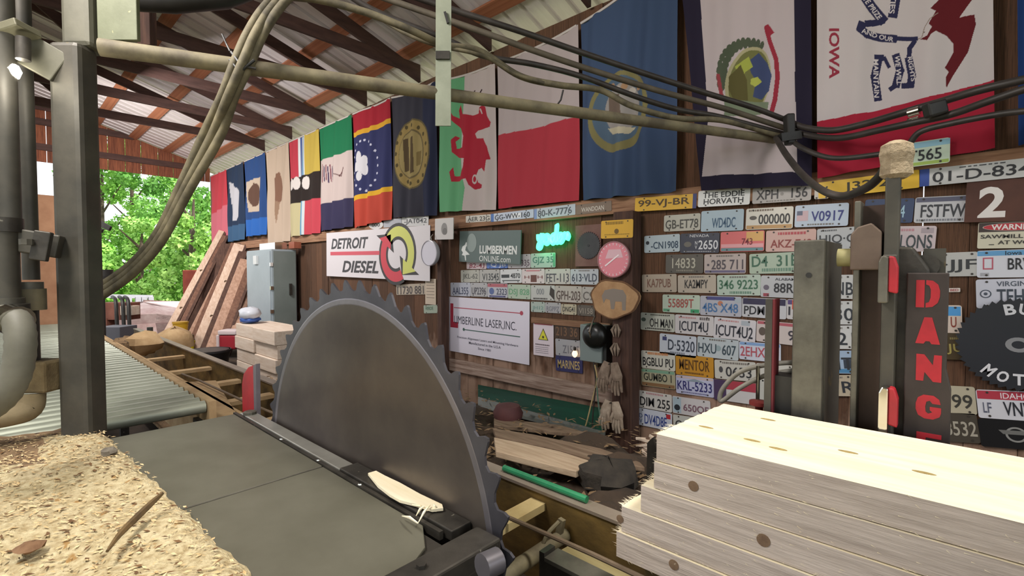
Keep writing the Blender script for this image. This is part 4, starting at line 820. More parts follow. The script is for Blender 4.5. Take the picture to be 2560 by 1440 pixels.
# red splitter
sp = MB(); q = lambda x, y: (lambda p: (p[0], p[2]))(onY(x, y, .90))
sp.prism([q(612, 1048), q(610, 960), q(614, 935), q(626, 918), q(645, 910), q(647, 1048)][::-1], .890, .902)
o = thing('splitter', 'red steel splitter fin standing behind the blade', 'splitter', tuple(onY(630, 1048, .896)))
obj('fin', sp, Mred, o); obj('grey_edge', MB().prism([q(640, 914), q(647, 909), q(649, 1048), q(643, 1048)][::-1], .886, .906), M('splitter_edge', '6a646a', '7a747a', .5, .5), o)

# bottom centre: black frame box, red cap, grey channel
o = thing('gear_housing', 'black chip dusted housing in front of the table end', 'housing', tuple(onZ(1130, 1420, .70)))
a = zpoly([(1075, 1445), (1140, 1372), (1235, 1425), (1195, 1500), (1050, 1520)], .73)
obj('cover', MB().prismz(a[::-1] if 0 else a, .45, .73), Mdarkst, o, bevel=.006)
obj('red_cap', MB().lathe(tuple(onZ(1082, 1432, .74)), [(.02, -.02), (.02, .008), (.012, .014)], 14), Mred, o)
a = onZ(1290, 1352, .62); b = onZ(1480, 1440, .62)
o = thing('channel_beam', 'grey steel channel beam running out below the blade', 'beam', (a[0], a[1], .4))
obj('top_flange', MB().box(-.92, .6, 1.145, 1.215, .60, .612), Mstlite, o); obj('web', MB().box(-.92, .6, 1.145, 1.153, .36, .60), Mdarkst, o)
obj('end_upright', MB().box(-.94, -.92, 1.145, 1.20, .30, .625), Mdarkst, o)

# sawdust deck
dk = thing('sawdust_deck', 'sawdust covered deck in the lower left foreground', 'deck', (-1.6, -.4, 0))
nx, ny = 110, 70; X0, X1, Y0, Y1 = -2.9, .4, -1.6, .0
vs = []; fs = []
def edge(X): return ynear(X) - .0 + .004 * math.sin(X * 19) + .004 * math.sin(X * 61)
for j in range(ny + 1):
    for i in range(nx + 1):
        X = X0 + (X1 - X0) * i / nx; ye = edge(X) if X > -2.95 else .18; Yv = -1.6 + (ye + 1.6) * j / ny
        h = .012 * math.sin(X * 5 + Yv * 3) + .010 * math.sin(X * 13 - Yv * 11) + random.uniform(-.004, .004)
        fall = max(0, 1 - (ye - Yv) / .05)
        vs.append((X, Yv, ZT + .028 + h * (1 - fall) - .026 * fall ** 2))
for j in range(ny):
    for i in range(nx): a = j * (nx + 1) + i; fs.append((a, a + 1, a + nx + 2, a + nx + 1))
sdm = MB().add(vs, fs)
for i_, f_ in enumerate(fs):
    cx_, cy_ = vs[f_[0]][0], vs[f_[0]][1]
    if cx_ < -2.42 + .10 * math.sin(cy_ * 9) + .06 * math.sin(cy_ * 23 + 1) + (.0 if cy_ < .1 else -.35) + random.uniform(-.05, .05): sdm.mi[i_] = 1
tag(obj('sawdust', sdm, [Mdust, Mdustd], dk, smooth=True), kind='stuff')
obj('deck_boards', MB().box(X0, X1, -1.6, .20, .55, ZT - .02), Mdarkst, dk)
for lx in (-2.8, -1.5, .2):
    obj('leg', MB().box(lx - .05, lx + .05, -.2, -.1, 0, .55), Mdarkst, dk)
def chips(name, num, gen, size, mat):
    P = np.array([gen() for _ in range(num)]); m = MB(); vs = []; fs = []
    for i, p in enumerate(P):
        th = random.uniform(0, PI); l = random.uniform(.4, 1.6) * size; w_ = l * random.uniform(.15, .5); tz = random.uniform(-.3, .3) * l; 
        c, s_ = math.cos(th), math.sin(th); k = len(vs)
        vs += [(p[0] + c * l, p[1] + s_ * l, p[2] + tz), (p[0] - s_ * w_, p[1] + c * w_, p[2] + .002), (p[0] - c * l, p[1] - s_ * l, p[2] - tz + .002), (p[0] + s_ * w_, p[1] - c * w_, p[2] + .001)]
        fs.append((k, k + 1, k + 2, k + 3))
    m.v = vs; m.f = fs; m.mi = [0] * len(fs); return m
def deckpt():
    while 1:
        X = random.uniform(-2.8, -.5); Yv = random.uniform(-.9, .36)
        if Yv < edge(X) - .01: break
    return (X, Yv, ZT + .032 + .012 * math.sin(X * 5 + Yv * 3) + .010 * math.sin(X * 13 - Yv * 11))
tag(obj('chip_scatter', chips('c', 9000, deckpt, .0065, 0), Mchip, dk), kind='stuff')
tag(obj('dark_chip_scatter', chips('c', 1500, deckpt, .008, 0), M('bark_chip', '5a4028', '7c5c3a', .9, scale=20), dk), kind='stuff')
pts = [onZ(x, y, ZT + h) for x, y, h in ((268, 1378, .05), (300, 1335, .055), (345, 1290, .06), (385, 1252, .07), (408, 1232, .085))]
tag(obj('bark_splinter', MB().tube(smoothpath(pts, 4), [.003 + .006 * math.sin(PI * (k + .5) / 17.5) for k in range(17)], 6), M('splinter_dark', '4a3a24', '6a5432', .9, scale=20)), 'long dark bark splinter lying on the sawdust', 'splinter')
def lump(name, label, cat, px, py, Z, r, mat, sq=.6, seed=1):
    c = onZ(px, py, Z); rr = random.Random(seed); m = MB(); prof = []
    vs = []; fs = []; nu, nv = 10, 6
    for j in range(nv + 1):
        for i in range(nu):
            th = 2 * PI * i / nu; ph = PI * j / nv; k = r * rr.uniform(.75, 1.1)
            vs.append((c[0] + k * math.sin(ph) * math.cos(th), c[1] + k * math.sin(ph) * math.sin(th), c[2] + r * sq * .7 - k * sq * math.cos(ph)))
    for j in range(nv):
        for i in range(nu): fs.append((j * nu + i, j * nu + (i + 1) % nu, (j + 1) * nu + (i + 1) % nu, (j + 1) * nu + i))
    return tag(obj(name, m.add(vs, fs), mat, smooth=True), label, cat)
lump('wood_knot', 'grey brown knot of bark near the deck edge', 'bark', 272, 1138, ZT + .03, .028, M('bark_grey', '6a6256', '8a8274', .9, scale=30, bump=.4), .6, 3)
lump('bark_piece', 'dark curl of bark at the lower left of the sawdust', 'bark', 75, 1375, ZT + .03, .03, M('bark_curl', '6a4c34', '86664a', .9, scale=20, bump=.5), .4, 5)
# wood sliver on the guide
a = [onZ(x, y, ZT + .02)[:2] for x, y in ((920, 1184), (940, 1178), (962, 1190), (1000, 1208), (1050, 1236), (1105, 1262), (1108, 1272), (1080, 1275), (1040, 1262), (1000, 1252), (975, 1238), (945, 1215))]
o = thing('wood_sliver', 'pale torn wood sliver resting on the dark guide strip', 'wood sliver', (a[0][0], a[0][1], ZT + .014))
obj('sliver', MB().prismz([tuple(p) for p in a][::-1], ZT + .014, ZT + .022), Mfresh, o)
tips = [(onZ(*p, ZT + .03), onZ(*q_, ZT + .012)) for p, q_ in (((1075, 1262), (1045, 1308)), ((1045, 1308), (1005, 1290)), ((1060, 1266), (1040, 1290)), ((1030, 1262), (1070, 1278)), ((1085, 1260), (1090, 1280)))]
for p_, q_ in tips: obj('shred', MB().tube([p_, (np.array(p_) + q_) / 2 + (0, 0, .006), q_], [.002, .004, .001], 5), Mfresh, o)

# ------------------------------------------------------------------ stacked boards on the carriage
YS0, YS1 = 1.16, 1.575; zt = 1.08; th_ = .0715
ends = (1640, 1637, 1602, 1552, 1541)
names = ('topmost wide board of the fresh sawn stack', 'second board from the top of the sawn stack', 'middle board of the sawn stack', 'fourth board of the sawn stack with a round knot', 'lowest board of the sawn stack')
for k in range(5):
    z1 = zt - k * th_; z0 = z1 - th_ + .0025; yf = YS0 - (0, .005, .010, .016, .022)[k]
    xe = onY(ends[k], 1085 + 72 * k, yf)[0]; o = thing('sawn_board', names[k], 'board', (xe + 1, YS0 + .2, z0), 'boards stacked on the carriage')
    nf = 26; rag = [random.uniform(-.003, .003) for _ in range(nf + 1)]
    poly = [(xe + rag[j] + .028 * (j / nf), yf + (YS1 - yf) * j / nf) for j in range(nf + 1)]
    poly = poly + [(1.9, YS1), (1.9, yf)]
    m = MB(); n_ = len(poly); m.add([(x, y, z0) for x, y in poly] + [(x, y, z1) for x, y in poly], [tuple(range(n_)), tuple(range(2 * n_ - 1, n_ - 1, -1))]); 
    m.f[-1] = tuple(reversed(m.f[-1])) if 0 else m.f[-1]
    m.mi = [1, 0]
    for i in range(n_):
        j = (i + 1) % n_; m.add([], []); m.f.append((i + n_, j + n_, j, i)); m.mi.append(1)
    ob = obj('timber', m, [Mfresh, Mshadedside], o)
    rk = random.Random(40 + k)
    for X, Z in {0: [], 1: [(-.46, .5)], 2: [(-.30, .5), (-.06, .4)], 3: [(-.655, .45), (-.1, .3)], 4: [(-.50, .62), (-.2, .45)]}[k]:
        c = (X, yf - .0012, z0 + th_ * Z); R0 = rk.uniform(.007, .011)
        obj('knot', MB().lathe(c, [(R0 * 1.5, .0012), (R0 * 1.5, 0), (R0 * .3, -.0006)], 14, 'y'), M('knot_wood', '6a5340', '7e664e', .8, scale=60), o, smooth=True)
    if k == 0:
        for px_, py_ in ((1880, 1101), (2120, 1130), (1945, 1122), (1765, 1068), (2310, 1182), (1920, 1049)):
            c = onZ(px_, py_, z1); obj('knot', MB().prismz([(c[0] + .020 * math.cos(a__), c[1] + .007 * math.sin(a__)) for a__ in np.linspace(0, 2 * PI, 15)[:-1]], z1 - .001, z1 + .0006), M('knot_pale', '8a7648', 'a8945e', .8, scale=60), o)
    fz = MB()
    for q in range(70):
        x_ = xe + rk.uniform(0, .004); y_ = rk.uniform(yf, yf + .10); z_ = rk.choice([z1, rk.uniform(z0, z1)]); l = rk.uniform(.004, .02)
        fz.add([(x_, y_, z_), (x_ - l, y_ + rk.uniform(-.006, .006), z_ + rk.uniform(-.004, .004)), (x_, y_ + .003, z_)], [(0, 1, 2)])
    for q in range(60):
        x_ = rk.uniform(xe, .3); z_ = rk.choice([z0 + .001, rk.uniform(z0, z1)]); l = rk.uniform(.004, .014)
        fz.add([(x_, yf - .0005, z_), (x_ + l, yf - .004, z_ + rk.uniform(-.006, .004)), (x_, yf - .0005, z_ + .0015)], [(0, 1, 2)])
    tag(obj('splinters', fz, Mfresh, o), kind='stuff')
zst = zt - 5 * th_
# carriage bed under the stack
cb = thing('carriage_bed', 'yellow brown steel bed of the log carriage under the boards', 'carriage', (0, 1.4, 0))
obj('bed_beam', MB().box(-.62, 1.9, 1.22, 1.52, zst - .10, zst - .002), Myel, cb); obj('bed_axle', MB().box(-.4, -.3, 1.2, 1.9, zst - .2, zst - .1), Mdarkst, cb)
for X in (-.35, 1.2): obj('wheel_bracket', MB().box(X, X + .1, 1.25, 1.5, 0, zst - .1), Mdarkst, cb)

def vbox(xl, xr, xb, yt, yb, Y):   # box with front face px xl..xr, back right edge at px xb
    a = onY(xl, yt, Y); b = onY(xr, yt, Y); d = ray(xb, yt); yb_ = Y + max(.02, abs((b[0] - d[0] * (Y / d[1])) * d[1] / d[0])) if 0 else None
    # back corner: same X as b
    s_ = b[0] / d[0]; back = (CAM + d * s_)[1]
    if not (Y < back < Y + .6): back = Y + .08
    zb = onY(xl, yb, Y)[2]; zt_ = onY((xl + xr) / 2, yt, Y)[2]
    return (a[0], b[0], Y, back, zb, zt_)
YK = 1.62
kn = thing('headblock_post', 'worn square steel post nearest the board stack', 'carriage post', onY(2020, 1000, YK))
x0, x1, y0, y1, z0, z1 = vbox(1985, 2062, 2102, 600, 1050, YK); z0 = .72
obj('front_plate', MB().box(x0, x1, y0, y0 + .02, z0, z1), Mstlite, kn, bevel=.004); obj('box_body', MB().box(x0, x1 + .004, y0 + .02, y1, z0, z1 - .004), Msteel, kn)
obj('bolt_hole', MB().lathe(tuple(onY(2022, 688, YK - .001)), [(.008, -.001), (.008, .002)], 12, 'y'), Mblack, kn)
sp_ = thing('spacer_sleeve', 'short pale yellow sleeve between two carriage posts', 'sleeve', onY(2118, 645, YK + .06))
a = onY(2095, 644, YK + .06); b = onY(2142, 644, YK + .06)
obj('sleeve', MB().tube([a, b], .026, 18), M('pale_yellow', 'a8a070', '8e875c', .6, scale=6), sp_, smooth=True)
rb = thing('red_bar', 'upright red and grey steel bar behind the board stack', 'carriage post', onY(1930, 1000, YK))
x0, x1, y0, y1, z0, z1 = vbox(1914, 1933, 1953, 748, 1012, YK)
obj('grey_face', MB().box(x0, x1 - .002, y0, y0 + .02, .8, z1), Msteel, rb); obj('red_side', MB().box(x1 - .002, x1 + .004, y0 + .002, y0 + .06, .8, z1), M('dull_red', '6e2028', '5a1a22', .6, scale=5), rb)
obj('foot', MB().box(x0 + .02, x1 + .05, y0 + .02, y0 + .1, .74, 1.18), Mblack, rb)
ch = thing('channel_post', 'tall dark channel post with pale flange edge', 'carriage post', onY(2170, 1000, YK + .05))
Yk2 = YK + .03
a = [onY(x, 700, Yk2)[0] for x in (2132, 2148, 2205)]; zt2 = onY(2150, 502, Yk2)[2]
obj('flange', MB().box(a[0], a[1], Yk2, Yk2 + .07, .72, zt2), Mstlite, ch, bevel=.003); obj('web', MB().box(a[1], a[2], Yk2 + .05, Yk2 + .07, .72, zt2 - .01), M('rusty_steel', '4a3a33', '5c4a40', .6, .3, scale=5), ch)
obj('flange', MB().box(a[2], a[2] + .012, Yk2 + .03, Yk2 + .07, .72, zt2 - .03), Mdarkst, ch)
cw = onY(2165, 585, Yk2); obj('wedge', MB().prism([(cw[0] - .035, cw[2] - .1), (cw[0] + .035, cw[2] - .1), (cw[0] + .035, cw[2] + .005), (cw[0] + .012, cw[2] + .03), (cw[0] - .02, cw[2] + .02), (cw[0] - .035, cw[2])], Yk2 - .005, Yk2 + .045), M('wedge_steel', '5c4c42', '6e5e52', .6, .3, scale=8), ch, bevel=.004)
up = thing('dust_capped_upright', 'thin steel upright capped with a clump of sawdust', 'carriage post', onY(2230, 1000, YK + .03))
a = [onY(x, 500, YK + .03)[0] for x in (2212, 2250)]; z1 = onY(2230, 425, YK + .03)[2]
obj('upright', MB().box(a[0], a[1], YK + .03, YK + .07, .8, z1), Msteel, up, bevel=.004)
c = onY(2234, 440, YK + .05); xm = (a[0] + a[1]) / 2
obj('dust_cap', MB().lathe((xm + .004, YK + .05, z1 - .012), [(.024, -.01), (.038, .0), (.036, .03), (.040, .055), (.036, .08), (.016, .092)], 7), M('caked_dust', '8a7a62', 'a8987e', .95, scale=40, bump=.8), up)
hd = thing('headblock', 'dark steel headblock carrying red clamping dogs', 'carriage head', onY(2250, 1000, YK))
a = [onY(x, 800, YK)[0] for x in (2196, 2262, 2372)]; z1 = onY(2230, 617, YK)[2]
obj('cheek', MB().prism([(a[0], .74), (a[1] + .04, .74), (a[1] + .045, z1 - .06), (a[1] + .01, z1), (a[0] + .03, z1 + .002), (a[0], z1 - .012)], YK + .05, YK + .10), Mdarkst, hd, bevel=.006)
obj('cheek', MB().box(a[0] + .004, a[0] + .035, YK + .012, YK + .06, .74, z1 - .02), Msteel, hd, bevel=.004)
obj('top_cap', MB().box(a[1] + .03, a[2] - .01, YK + .09, YK + .14, 1.3, z1 - .004), Msteel, hd)
obj('cap_bolt', MB().lathe((a[2] - .05, YK + .09, z1 - .05), [(.03, -.02), (.03, 0)], 16, 'y'), Mdarkst, hd)
for (ya, yb, m1) in ((640, 757, Mred), (965, 1085, Mred)):
    p0 = onY(2197, ya, YK - .02); p1 = onY(2197, yb, YK - .02); xa = p0[0]; xb_ = onY(2222, ya, YK - .02)[0]; xc_ = onY(2246, ya, YK - .02)[0]
    d_ = obj('dog_lever', MB().prism([(xa, p1[2]), (xb_, p1[2]), (xb_, p0[2] - .004), (xb_ - .006, p0[2]), (xa + .006, p0[2]), (xa, p0[2] - .016)], YK - .03, YK + .01), Mchrome if ya > 900 else Mstlite, hd, bevel=.004)
    obj('red_cheek', MB().prism([(xb_, p1[2] + .03), (xc_, p1[2] + .025), (xc_, p0[2] - .03), (xb_ + .012, p0[2] - .002), (xb_, p0[2])], YK - .026, YK + .01), m1, hd, bevel=.004)
dp = thing('danger_plate', 'dark upright plate with red stencilled DANGER letters', 'sign', onY(2320, 1090, YK + .02))
Yd = YK + .02; a = [onY(x, 800, Yd)[0] for x in (2264, 2370)]; z1 = onY(2300, 682, Yd)[2]
obj('plate', MB().prism([(a[0], .74), (a[1], .74), (a[1] + .012, .9), (a[1] + .010, 1.2), (a[1], 1.25), (a[1], z1), (a[0], z1)], Yd, Yd + .03), M('plate_dark', '2e2725', '3d3431', .55, .2, scale=6), dp, bevel=.003)
Mstencil = M('red_stencil', 'b01c2a', '981824', .6, scale=12)
for (ch_, yt, yb, xl, xr) in (('D', 700, 770, 2291, 2349), ('A', 792, 862, 2290, 2350), ('N', 884, 957, 2291, 2353), ('G', 984, 1052, 2290, 2352), ('E', 1078, 1145, 2291, 2352), ('R', 1170, 1240, 2291, 2352)):
    p0 = onY(xl, yt, Yd); p1 = onY(xr, yb, Yd)
    U = {'D': [[(0, 0), (.36, 0), (.36, 1), (0, 1)], [(.42, 0), (.7, .03), (.92, .18), (1, .4), (1, .62), (.92, .84), (.7, .98), (.42, 1), (.42, .84), (.55, .8), (.62, .66), (.62, .36), (.55, .2), (.42, .16)]],
         'A': [[(0, 0), (.34, 1), (.66, 1), (1, 0), (.66, 0), (.58, .1), (.42, .1), (.34, 0)]],
         'N': [[(0, 0), (.3, 0), (.34, .34), (.68, 0), (1, 0), (1, 1), (.7, 1), (.66, .62), (.32, 1), (0, 1)]],
         'G': [[(.35, 0), (.7, 0), (.95, .14), (1, .3), (1, .52), (.56, .52), (.56, .38), (.66, .3), (.5, .22), (.4, .3), (.38, .5), (.42, .72), (.55, .78), (.66, .66), (.98, .66), (.92, .86), (.7, 1), (.3, 1), (.08, .86), (0, .62), (0, .36), (.1, .12)]],
         'E': [[(0, 0), (1, 0), (1, .2), (.38, .2), (.38, .4), (.8, .4), (.8, .6), (.38, .6), (.38, .8), (1, .8), (1, 1), (0, 1)]],
         'R': [[(0, 0), (.34, 0), (.34, .34), (.66, 0), (1, 0), (.72, .4), (.98, .58), (.98, .84), (.75, 1), (0, 1)]]}[ch_]
    m = MB()
    for pl_ in U: m.prism([(p0[0] + (p1[0] - p0[0]) * a_, p1[2] + (p0[2] - p1[2]) * b_) for a_, b_ in pl_], Yd - .0012, Yd + .001)
    obj('stencil_letter', m, Mstencil, dp)
# grey cable loop left of the red bar
pts = [onY(x, y, 1.72) for x, y in ((1990, 905), (1915, 912), (1850, 930), (1812, 965), (1800, 990), (1806, 1002), (1850, 970), (1910, 940), (1990, 925))]
tag(obj('cable_loop', MB().tube(smoothpath(pts, 6), .008, 10), M('grey_cable', '77746a', '8e8a80', .6, scale=10), smooth=True), 'grey cable loop sticking out left of the red bar', 'cable')
kb = onY(1898, 1006, 1.70); o = thing('lever_knob', 'small dark red knob just above the board stack', 'knob', kb)
obj('knob', MB().lathe(tuple(kb), [(.012, -.09), (.012, -.01), (.03, -.008), (.03, .004), (.012, .008)], 16), M('knob_red', '7a2a28', '8a3430', .5, scale=9), o, smooth=True); obj('stem', MB().tube([kb + np.array((-.005, 0, .006)), kb + np.array((-.005, .0, .12))], .006, 8), Mchrome, o)

# ------------------------------------------------------------------ roller conveyor beyond the table
cv = thing('roller_conveyor', 'long bed of pale steel rollers beyond the saw table', 'conveyor', (-6, .3, 0))
rm = MB().tube([(0, -.52, 0), (0, .47, 0)], .034, 12); rme = mesh('roller', rm, Mroller)
rme.polygons.foreach_set('use_smooth', [True] * len(rme.polygons)); rme.set_sharp_from_angle(angle=.7)
X = -2.99; k = 0
while X > -10.5:
    inst(rme, 'roller', cv, (X + 6, 0, ZT - .034 + random.uniform(-.002, .002))); X -= .112
obj('side_rail', MB().box(-10.6, -2.93, .775, .81, ZT - .12, ZT + .004), Mtan, cv); obj('side_rail', MB().box(-10.6, -2.93, -.26, -.225, ZT - .12, ZT + .004), Msteel, cv)
for X in (-3.1, -5.5, -8, -10.4):
    for Y in (-.23, .78): obj('leg', MB().box(X - .04, X + .04, Y - .03, Y + .03, 0, ZT - .12), Mdarkst, cv)
# carriage trough: far wall, near wall, cross members, cable
tr = thing('carriage_trough', 'long tan and yellow steel trough running beside the blade', 'trough', (-4, 1.3, 0))
obj('far_wall', MB().box(-9.5, -.62, 1.50, 1.525, .22, .60), Myel, tr); obj('far_lip', MB().box(-9.5, -.62, 1.49, 1.56, .60, .612), M('lip_steel', '8a7d70', '9c9084', .5, .3, scale=6), tr)
obj('near_wall', MB().box(-9.5, -3.0, .98, 1.0, .22, .66), Mtan, tr); obj('floor_plate', MB().box(-9.5, -.62, .98, 1.52, .10, .12), Mdustd, tr)
for X in (-6.6, -5.6, -4.75, -4.0, -3.3): obj('cross_angle', MB().box(X - .05, X + .05, 1.0, 1.5, .50, .53), Mtan, tr)
obj('deflector', MB().prismz([(-4.4, .82), (-2.75, .82), (-2.75, .9), (-4.2, 1.16)], .64, .66), Mtan, tr)
ca = onZ(520, 925, .62); 
tag(obj('haul_cable', MB().tube([onZ(455, 935, .70), onZ(500, 952, .70), onZ(608, 1002, .70), onZ(700, 1040, .66), onD(1290, 1302, 1.75), onZ(1480, 1385, .62), onZ(1660, 1470, .62)], .008, 8), M('haul_wire', '6a5a48', '7c6a56', .7, scale=8)), 'thin haul cable stretched along the trough', 'cable')
a = onZ(1288, 1292, .56); b = onZ(1405, 1240, .56)
tag(obj('cross_timber', MB().bar((-1.235, 1.2, .55), (-1.235, 1.497, .55), .075, .03), M('cross_wood', 'b09a68', 'c9b684', .85, scale=6, bump=.1)), 'short pale timber across the trough right of the blade', 'timber')
cp = thing('cross_pipe', 'dusty round pipe with a bent lug across the trough', 'pipe', (-1.08, 1.3, .48))
obj('pipe', MB().tube([(-1.10, 1.08, .47), (-1.10, 1.497, .47)], .028, 14), Mpipe, cp, smooth=True)
obj('lug', MB().tube(smoothpath([(-1.10, 1.36, .49), (-1.09, 1.38, .53), (-1.07, 1.42, .565)], 4), .008, 8), Mpipe, cp); obj('lug', MB().bar((-1.10, 1.46, .49), (-1.09, 1.465, .55), .024, .02), Mpipe, cp)
q = zpoly([(1380, 1388), (1425, 1362), (1720, 1490), (1560, 1560)], .5)
tag(obj('loose_board', MB().prismz(q[::-1] if 0 else q, .47, .5), M('dull_board', '8d8055', 'a0946a', .85, scale=5, stretch=(1, 5, 5))), 'dull yellow board lying low in front of the stack', 'board')
for px0, py0 in ((1380, 1388),): pass
# debris strip between trough and wall
bk = thing('debris_bed', 'dark heap of bark and waste behind the trough', 'debris', (-2, 2.2, 0))
nx, ny = 80, 24; vs = []; fs = []
for j in range(ny + 1):
    for i in range(nx + 1):
        X = -6.2 + 7.0 * i / nx; Y = 1.6 + 1.75 * j / ny; e = max(0, min(1, (Y - 1.6) * 4, (3.35 - Y) * 3, (X + 6.2) * 1.5, (.8 - X) * 2))
        vs.append((X, Y, .01 + e * (.20 + .07 * math.sin(X * 4 + Y * 3) + .05 * math.sin(X * 11 - Y * 7) + random.uniform(-.03, .03))))
for j in range(ny):
    for i in range(nx): a = j * (nx + 1) + i; fs.append((a, a + 1, a + nx + 2, a + nx + 1))
tag(obj('bark_heap', MB().add(vs, fs), Mgnd, bk), kind='stuff')
tag(obj('bark_chips', chips('c', 2500, lambda: (random.uniform(-6, .5), random.uniform(1.7, 3.4), random.uniform(.2, .3)), .03, 0), Mdustd, bk), kind='stuff')
def gp(x, y, Z): return onZ(x, y, Z)
def plank(name, label, pts, Z, t_, mat, group='planks lying by the wall'):
    return tag(obj(name, MB().prismz([tuple(onZ(x, y, Z)[:2]) for x, y in pts], Z - t_, Z), mat, bevel=.004), label, 'plank', group)
Mold = M('old_plank', '6f5a48', '8f7a66', .9, scale=5, bump=.3, stretch=(.6, 6, 6), vary=.15)
plank('ground_plank', 'pale rough plank with a broken edge lying behind the blade', [(1235, 1093), (1300, 1106), (1400, 1128), (1470, 1150), (1478, 1160), (1440, 1178), (1345, 1155), (1240, 1128)][::-1], .36, .04, M('pale_old_plank', 'a08a72', 'b8a48c', .9, scale=5, bump=.3, stretch=(.6, 6, 6)))
plank('ground_plank', 'dark wide plank reaching to the foot of the brown post', [(1232, 1070), (1330, 1085), (1500, 1120), (1600, 1155), (1612, 1168), (1480, 1150), (1380, 1120), (1240, 1092)][::-1], .30, .03, Mold)
plank('ground_plank', 'thin plank with a yellowish strip under the green sheet', [(1235, 1045), (1400, 1062), (1480, 1085), (1400, 1080), (1235, 1062)][::-1], .26, .03, Mold)
gs = thing('green_sheet', 'dark green folded metal sheet along the wall foot', 'metal sheet', tuple(onY(1350, 1010, 3.62)))
A = [onY(1195, 962, 3.64), onY(1512, 1022, 3.64), onY(1512, 1096, 3.40), onY(1195, 1010, 3.40)]
obj('sheet', MB().hexa([A[3], A[2], A[2] + (0, .004, -.004), A[3] + (0, .004, -.004), A[0], A[1], A[1] + (0, .006, 0), A[0] + (0, .006, 0)]), Mgreen, gs)
B = [onY(1195, 992, 3.40), onY(1512, 1080, 3.40), onY(1512, 1100, 3.34), onY(1195, 1018, 3.34)]
obj('grey_fold', MB().hexa([B[3], B[2], B[2] + (0, .01, -.01), B[3] + (0, .01, -.01), B[0], B[1], B[1] + (0, .01, 0), B[0] + (0, .01, 0)]), M('fold_grey', '4c504c', '5c605c', .5, .2, scale=3), gs)
gl = onZ(1340, 1200, .62); 
tag(obj('laser_lit_pipe', MB().tube([(-1.46, 1.53, .626), (-1.02, 1.53, .626)], .014, 10), M('laser_lit_green', '226e4a', '2f8a5e', .4, scale=8)), 'pipe on the far trough lip coloured as if lit green', 'hose')  # green laser light on the pipe is put into its colour
dr = MB().lathe(tuple(onZ(1270, 1045, .25)), [(.12, 0), (.13, .05), (.10, .11), (.02, .13)], 18); tag(obj('red_drum', dr, M('faded_red', '4f2c2e', '603838', .7, scale=6), smooth=True), 'dull red rounded drum behind the blade edge', 'drum')
lump('dark_bundle', 'dark crumpled bundle lying behind the board stack', 'bundle', 1520, 1215, .25, .20, M('dark_cloth', '2a2622', '3c362f', .9, scale=12, bump=.6), .5, 9)
st = MB().prism([(0, -.7), (.05, -.7), (.055, .12), (.035, .17), (.01, .14)], 0, .03); st.v = [(v[0] + onY(1612, 1180, 2.0)[0], v[1] + 2.0, v[2] + onY(1612, 1182, 2.0)[2] - .0) for v in st.v]
tag(obj('steel_stub', MB().add([(v[0], v[1], v[2] if v[2] > .5 else v[2]) for v in st.v], st.f), Mdarkst), 'short dark steel stub behind the stack end', 'bracket')
sd = thing('sticks_heap', 'heap of pale sticks and shavings right of the brown post', 'sticks', tuple(onZ(1625, 1130, .2)))
for k in range(26):
    p0 = onY(1590 + random.uniform(0, 60), 1085 + random.uniform(0, 65), 3.3); L_ = random.uniform(.06, .2); th = random.uniform(-.5, .5)
    obj('stick', MB().bar(p0, p0 + np.array((L_ * math.cos(th), random.uniform(-.1, .1), L_ * math.sin(th) * .6)), .018, .012, side=(0, 0, 1)), Mpale, sd)

# gloves and strings on the post
def glove_pair(label, cx, yt, yb, wpx, Y, mat):
    c = onY(cx, yt, Y); hgt = c[2] - onY(cx, yb, Y)[2]; wd = abs(onY(cx + wpx / 2, yt, Y)[0] - onY(cx - wpx / 2, yt, Y)[0])
    t = thing('work_gloves', label, 'gloves', (c[0], Y, c[2] - hgt), 'gloves nailed to the post')
    for s_ in (-1, 1):
        ox = c[0] + s_ * wd * .24; m = MB()
        m.tube([(ox - s_ * wd * .10, Y, c[2]), (ox - s_ * wd * .03, Y - .01, c[2] - hgt * .22), (ox + s_ * wd * .03, Y - .012, c[2] - hgt * .42), (ox + s_ * wd * .05, Y - .012, c[2] - hgt * .54)], [wd * .15, wd * .20, wd * .235, wd * .19], 12); m.v = [(a_, Y + (b_ - Y) * .55, d_) for a_, b_, d_ in m.v]
        g_ = obj('glove', m, mat, t, smooth=True)
        for q in range(4):
            fx = ox + s_ * wd * .06 + (q - 1.5) * wd * .125; ln = (.34, .42, .40, .28)[q if s_ > 0 else 3 - q]
            obj('finger', MB().tube([(fx * .7 + ox * .3, Y - .008, c[2] - hgt * .44), (fx, Y - .022, c[2] - hgt * (.58 + ln * .5)), (fx + .002, Y - .016, c[2] - hgt * (.58 + ln))], [wd * .06, wd * .058, wd * .042], 8), mat, g_, smooth=True)
        obj('thumb', MB().tube([(ox - s_ * wd * .12, Y - .02, c[2] - hgt * .35), (ox - s_ * wd * .2, Y - .03, c[2] - hgt * .55), (ox - s_ * wd * .19, Y - .028, c[2] - hgt * .68)], [wd * .065, wd * .06, wd * .045], 8), mat, g_, smooth=True)
    obj('nail', MB().lathe((c[0], Y - .03, c[2] - .01), [(.006, -.003), (.003, .03)], 8, 'y'), Mdarkst, t)
Mdarkg = M('dirty_glove', '6a594c', '958474', .9, scale=14, bump=.4)
glove_pair('dark dirty pair of work gloves high on the post', 1527, 906, 985, 60, 3.48, Mdarkg)
glove_pair('pale grey pair of work gloves low on the post', 1530, 1003, 1078, 58, 3.48, Mleather)
def leaves(label, x, y):
    c = onY(x, y, 3.52); t = thing('dried_bundle', label, 'dried leaf', c)
    for q in (-1, 0, 1): obj('blade', MB().tube([c + np.array((q * .01, 0, .05)), c + np.array((q * .035, -.012, 0)), c + np.array((q * .02, -.004, -.06))], [.004, .014, .003], 8), Mdarkg, t, smooth=True)
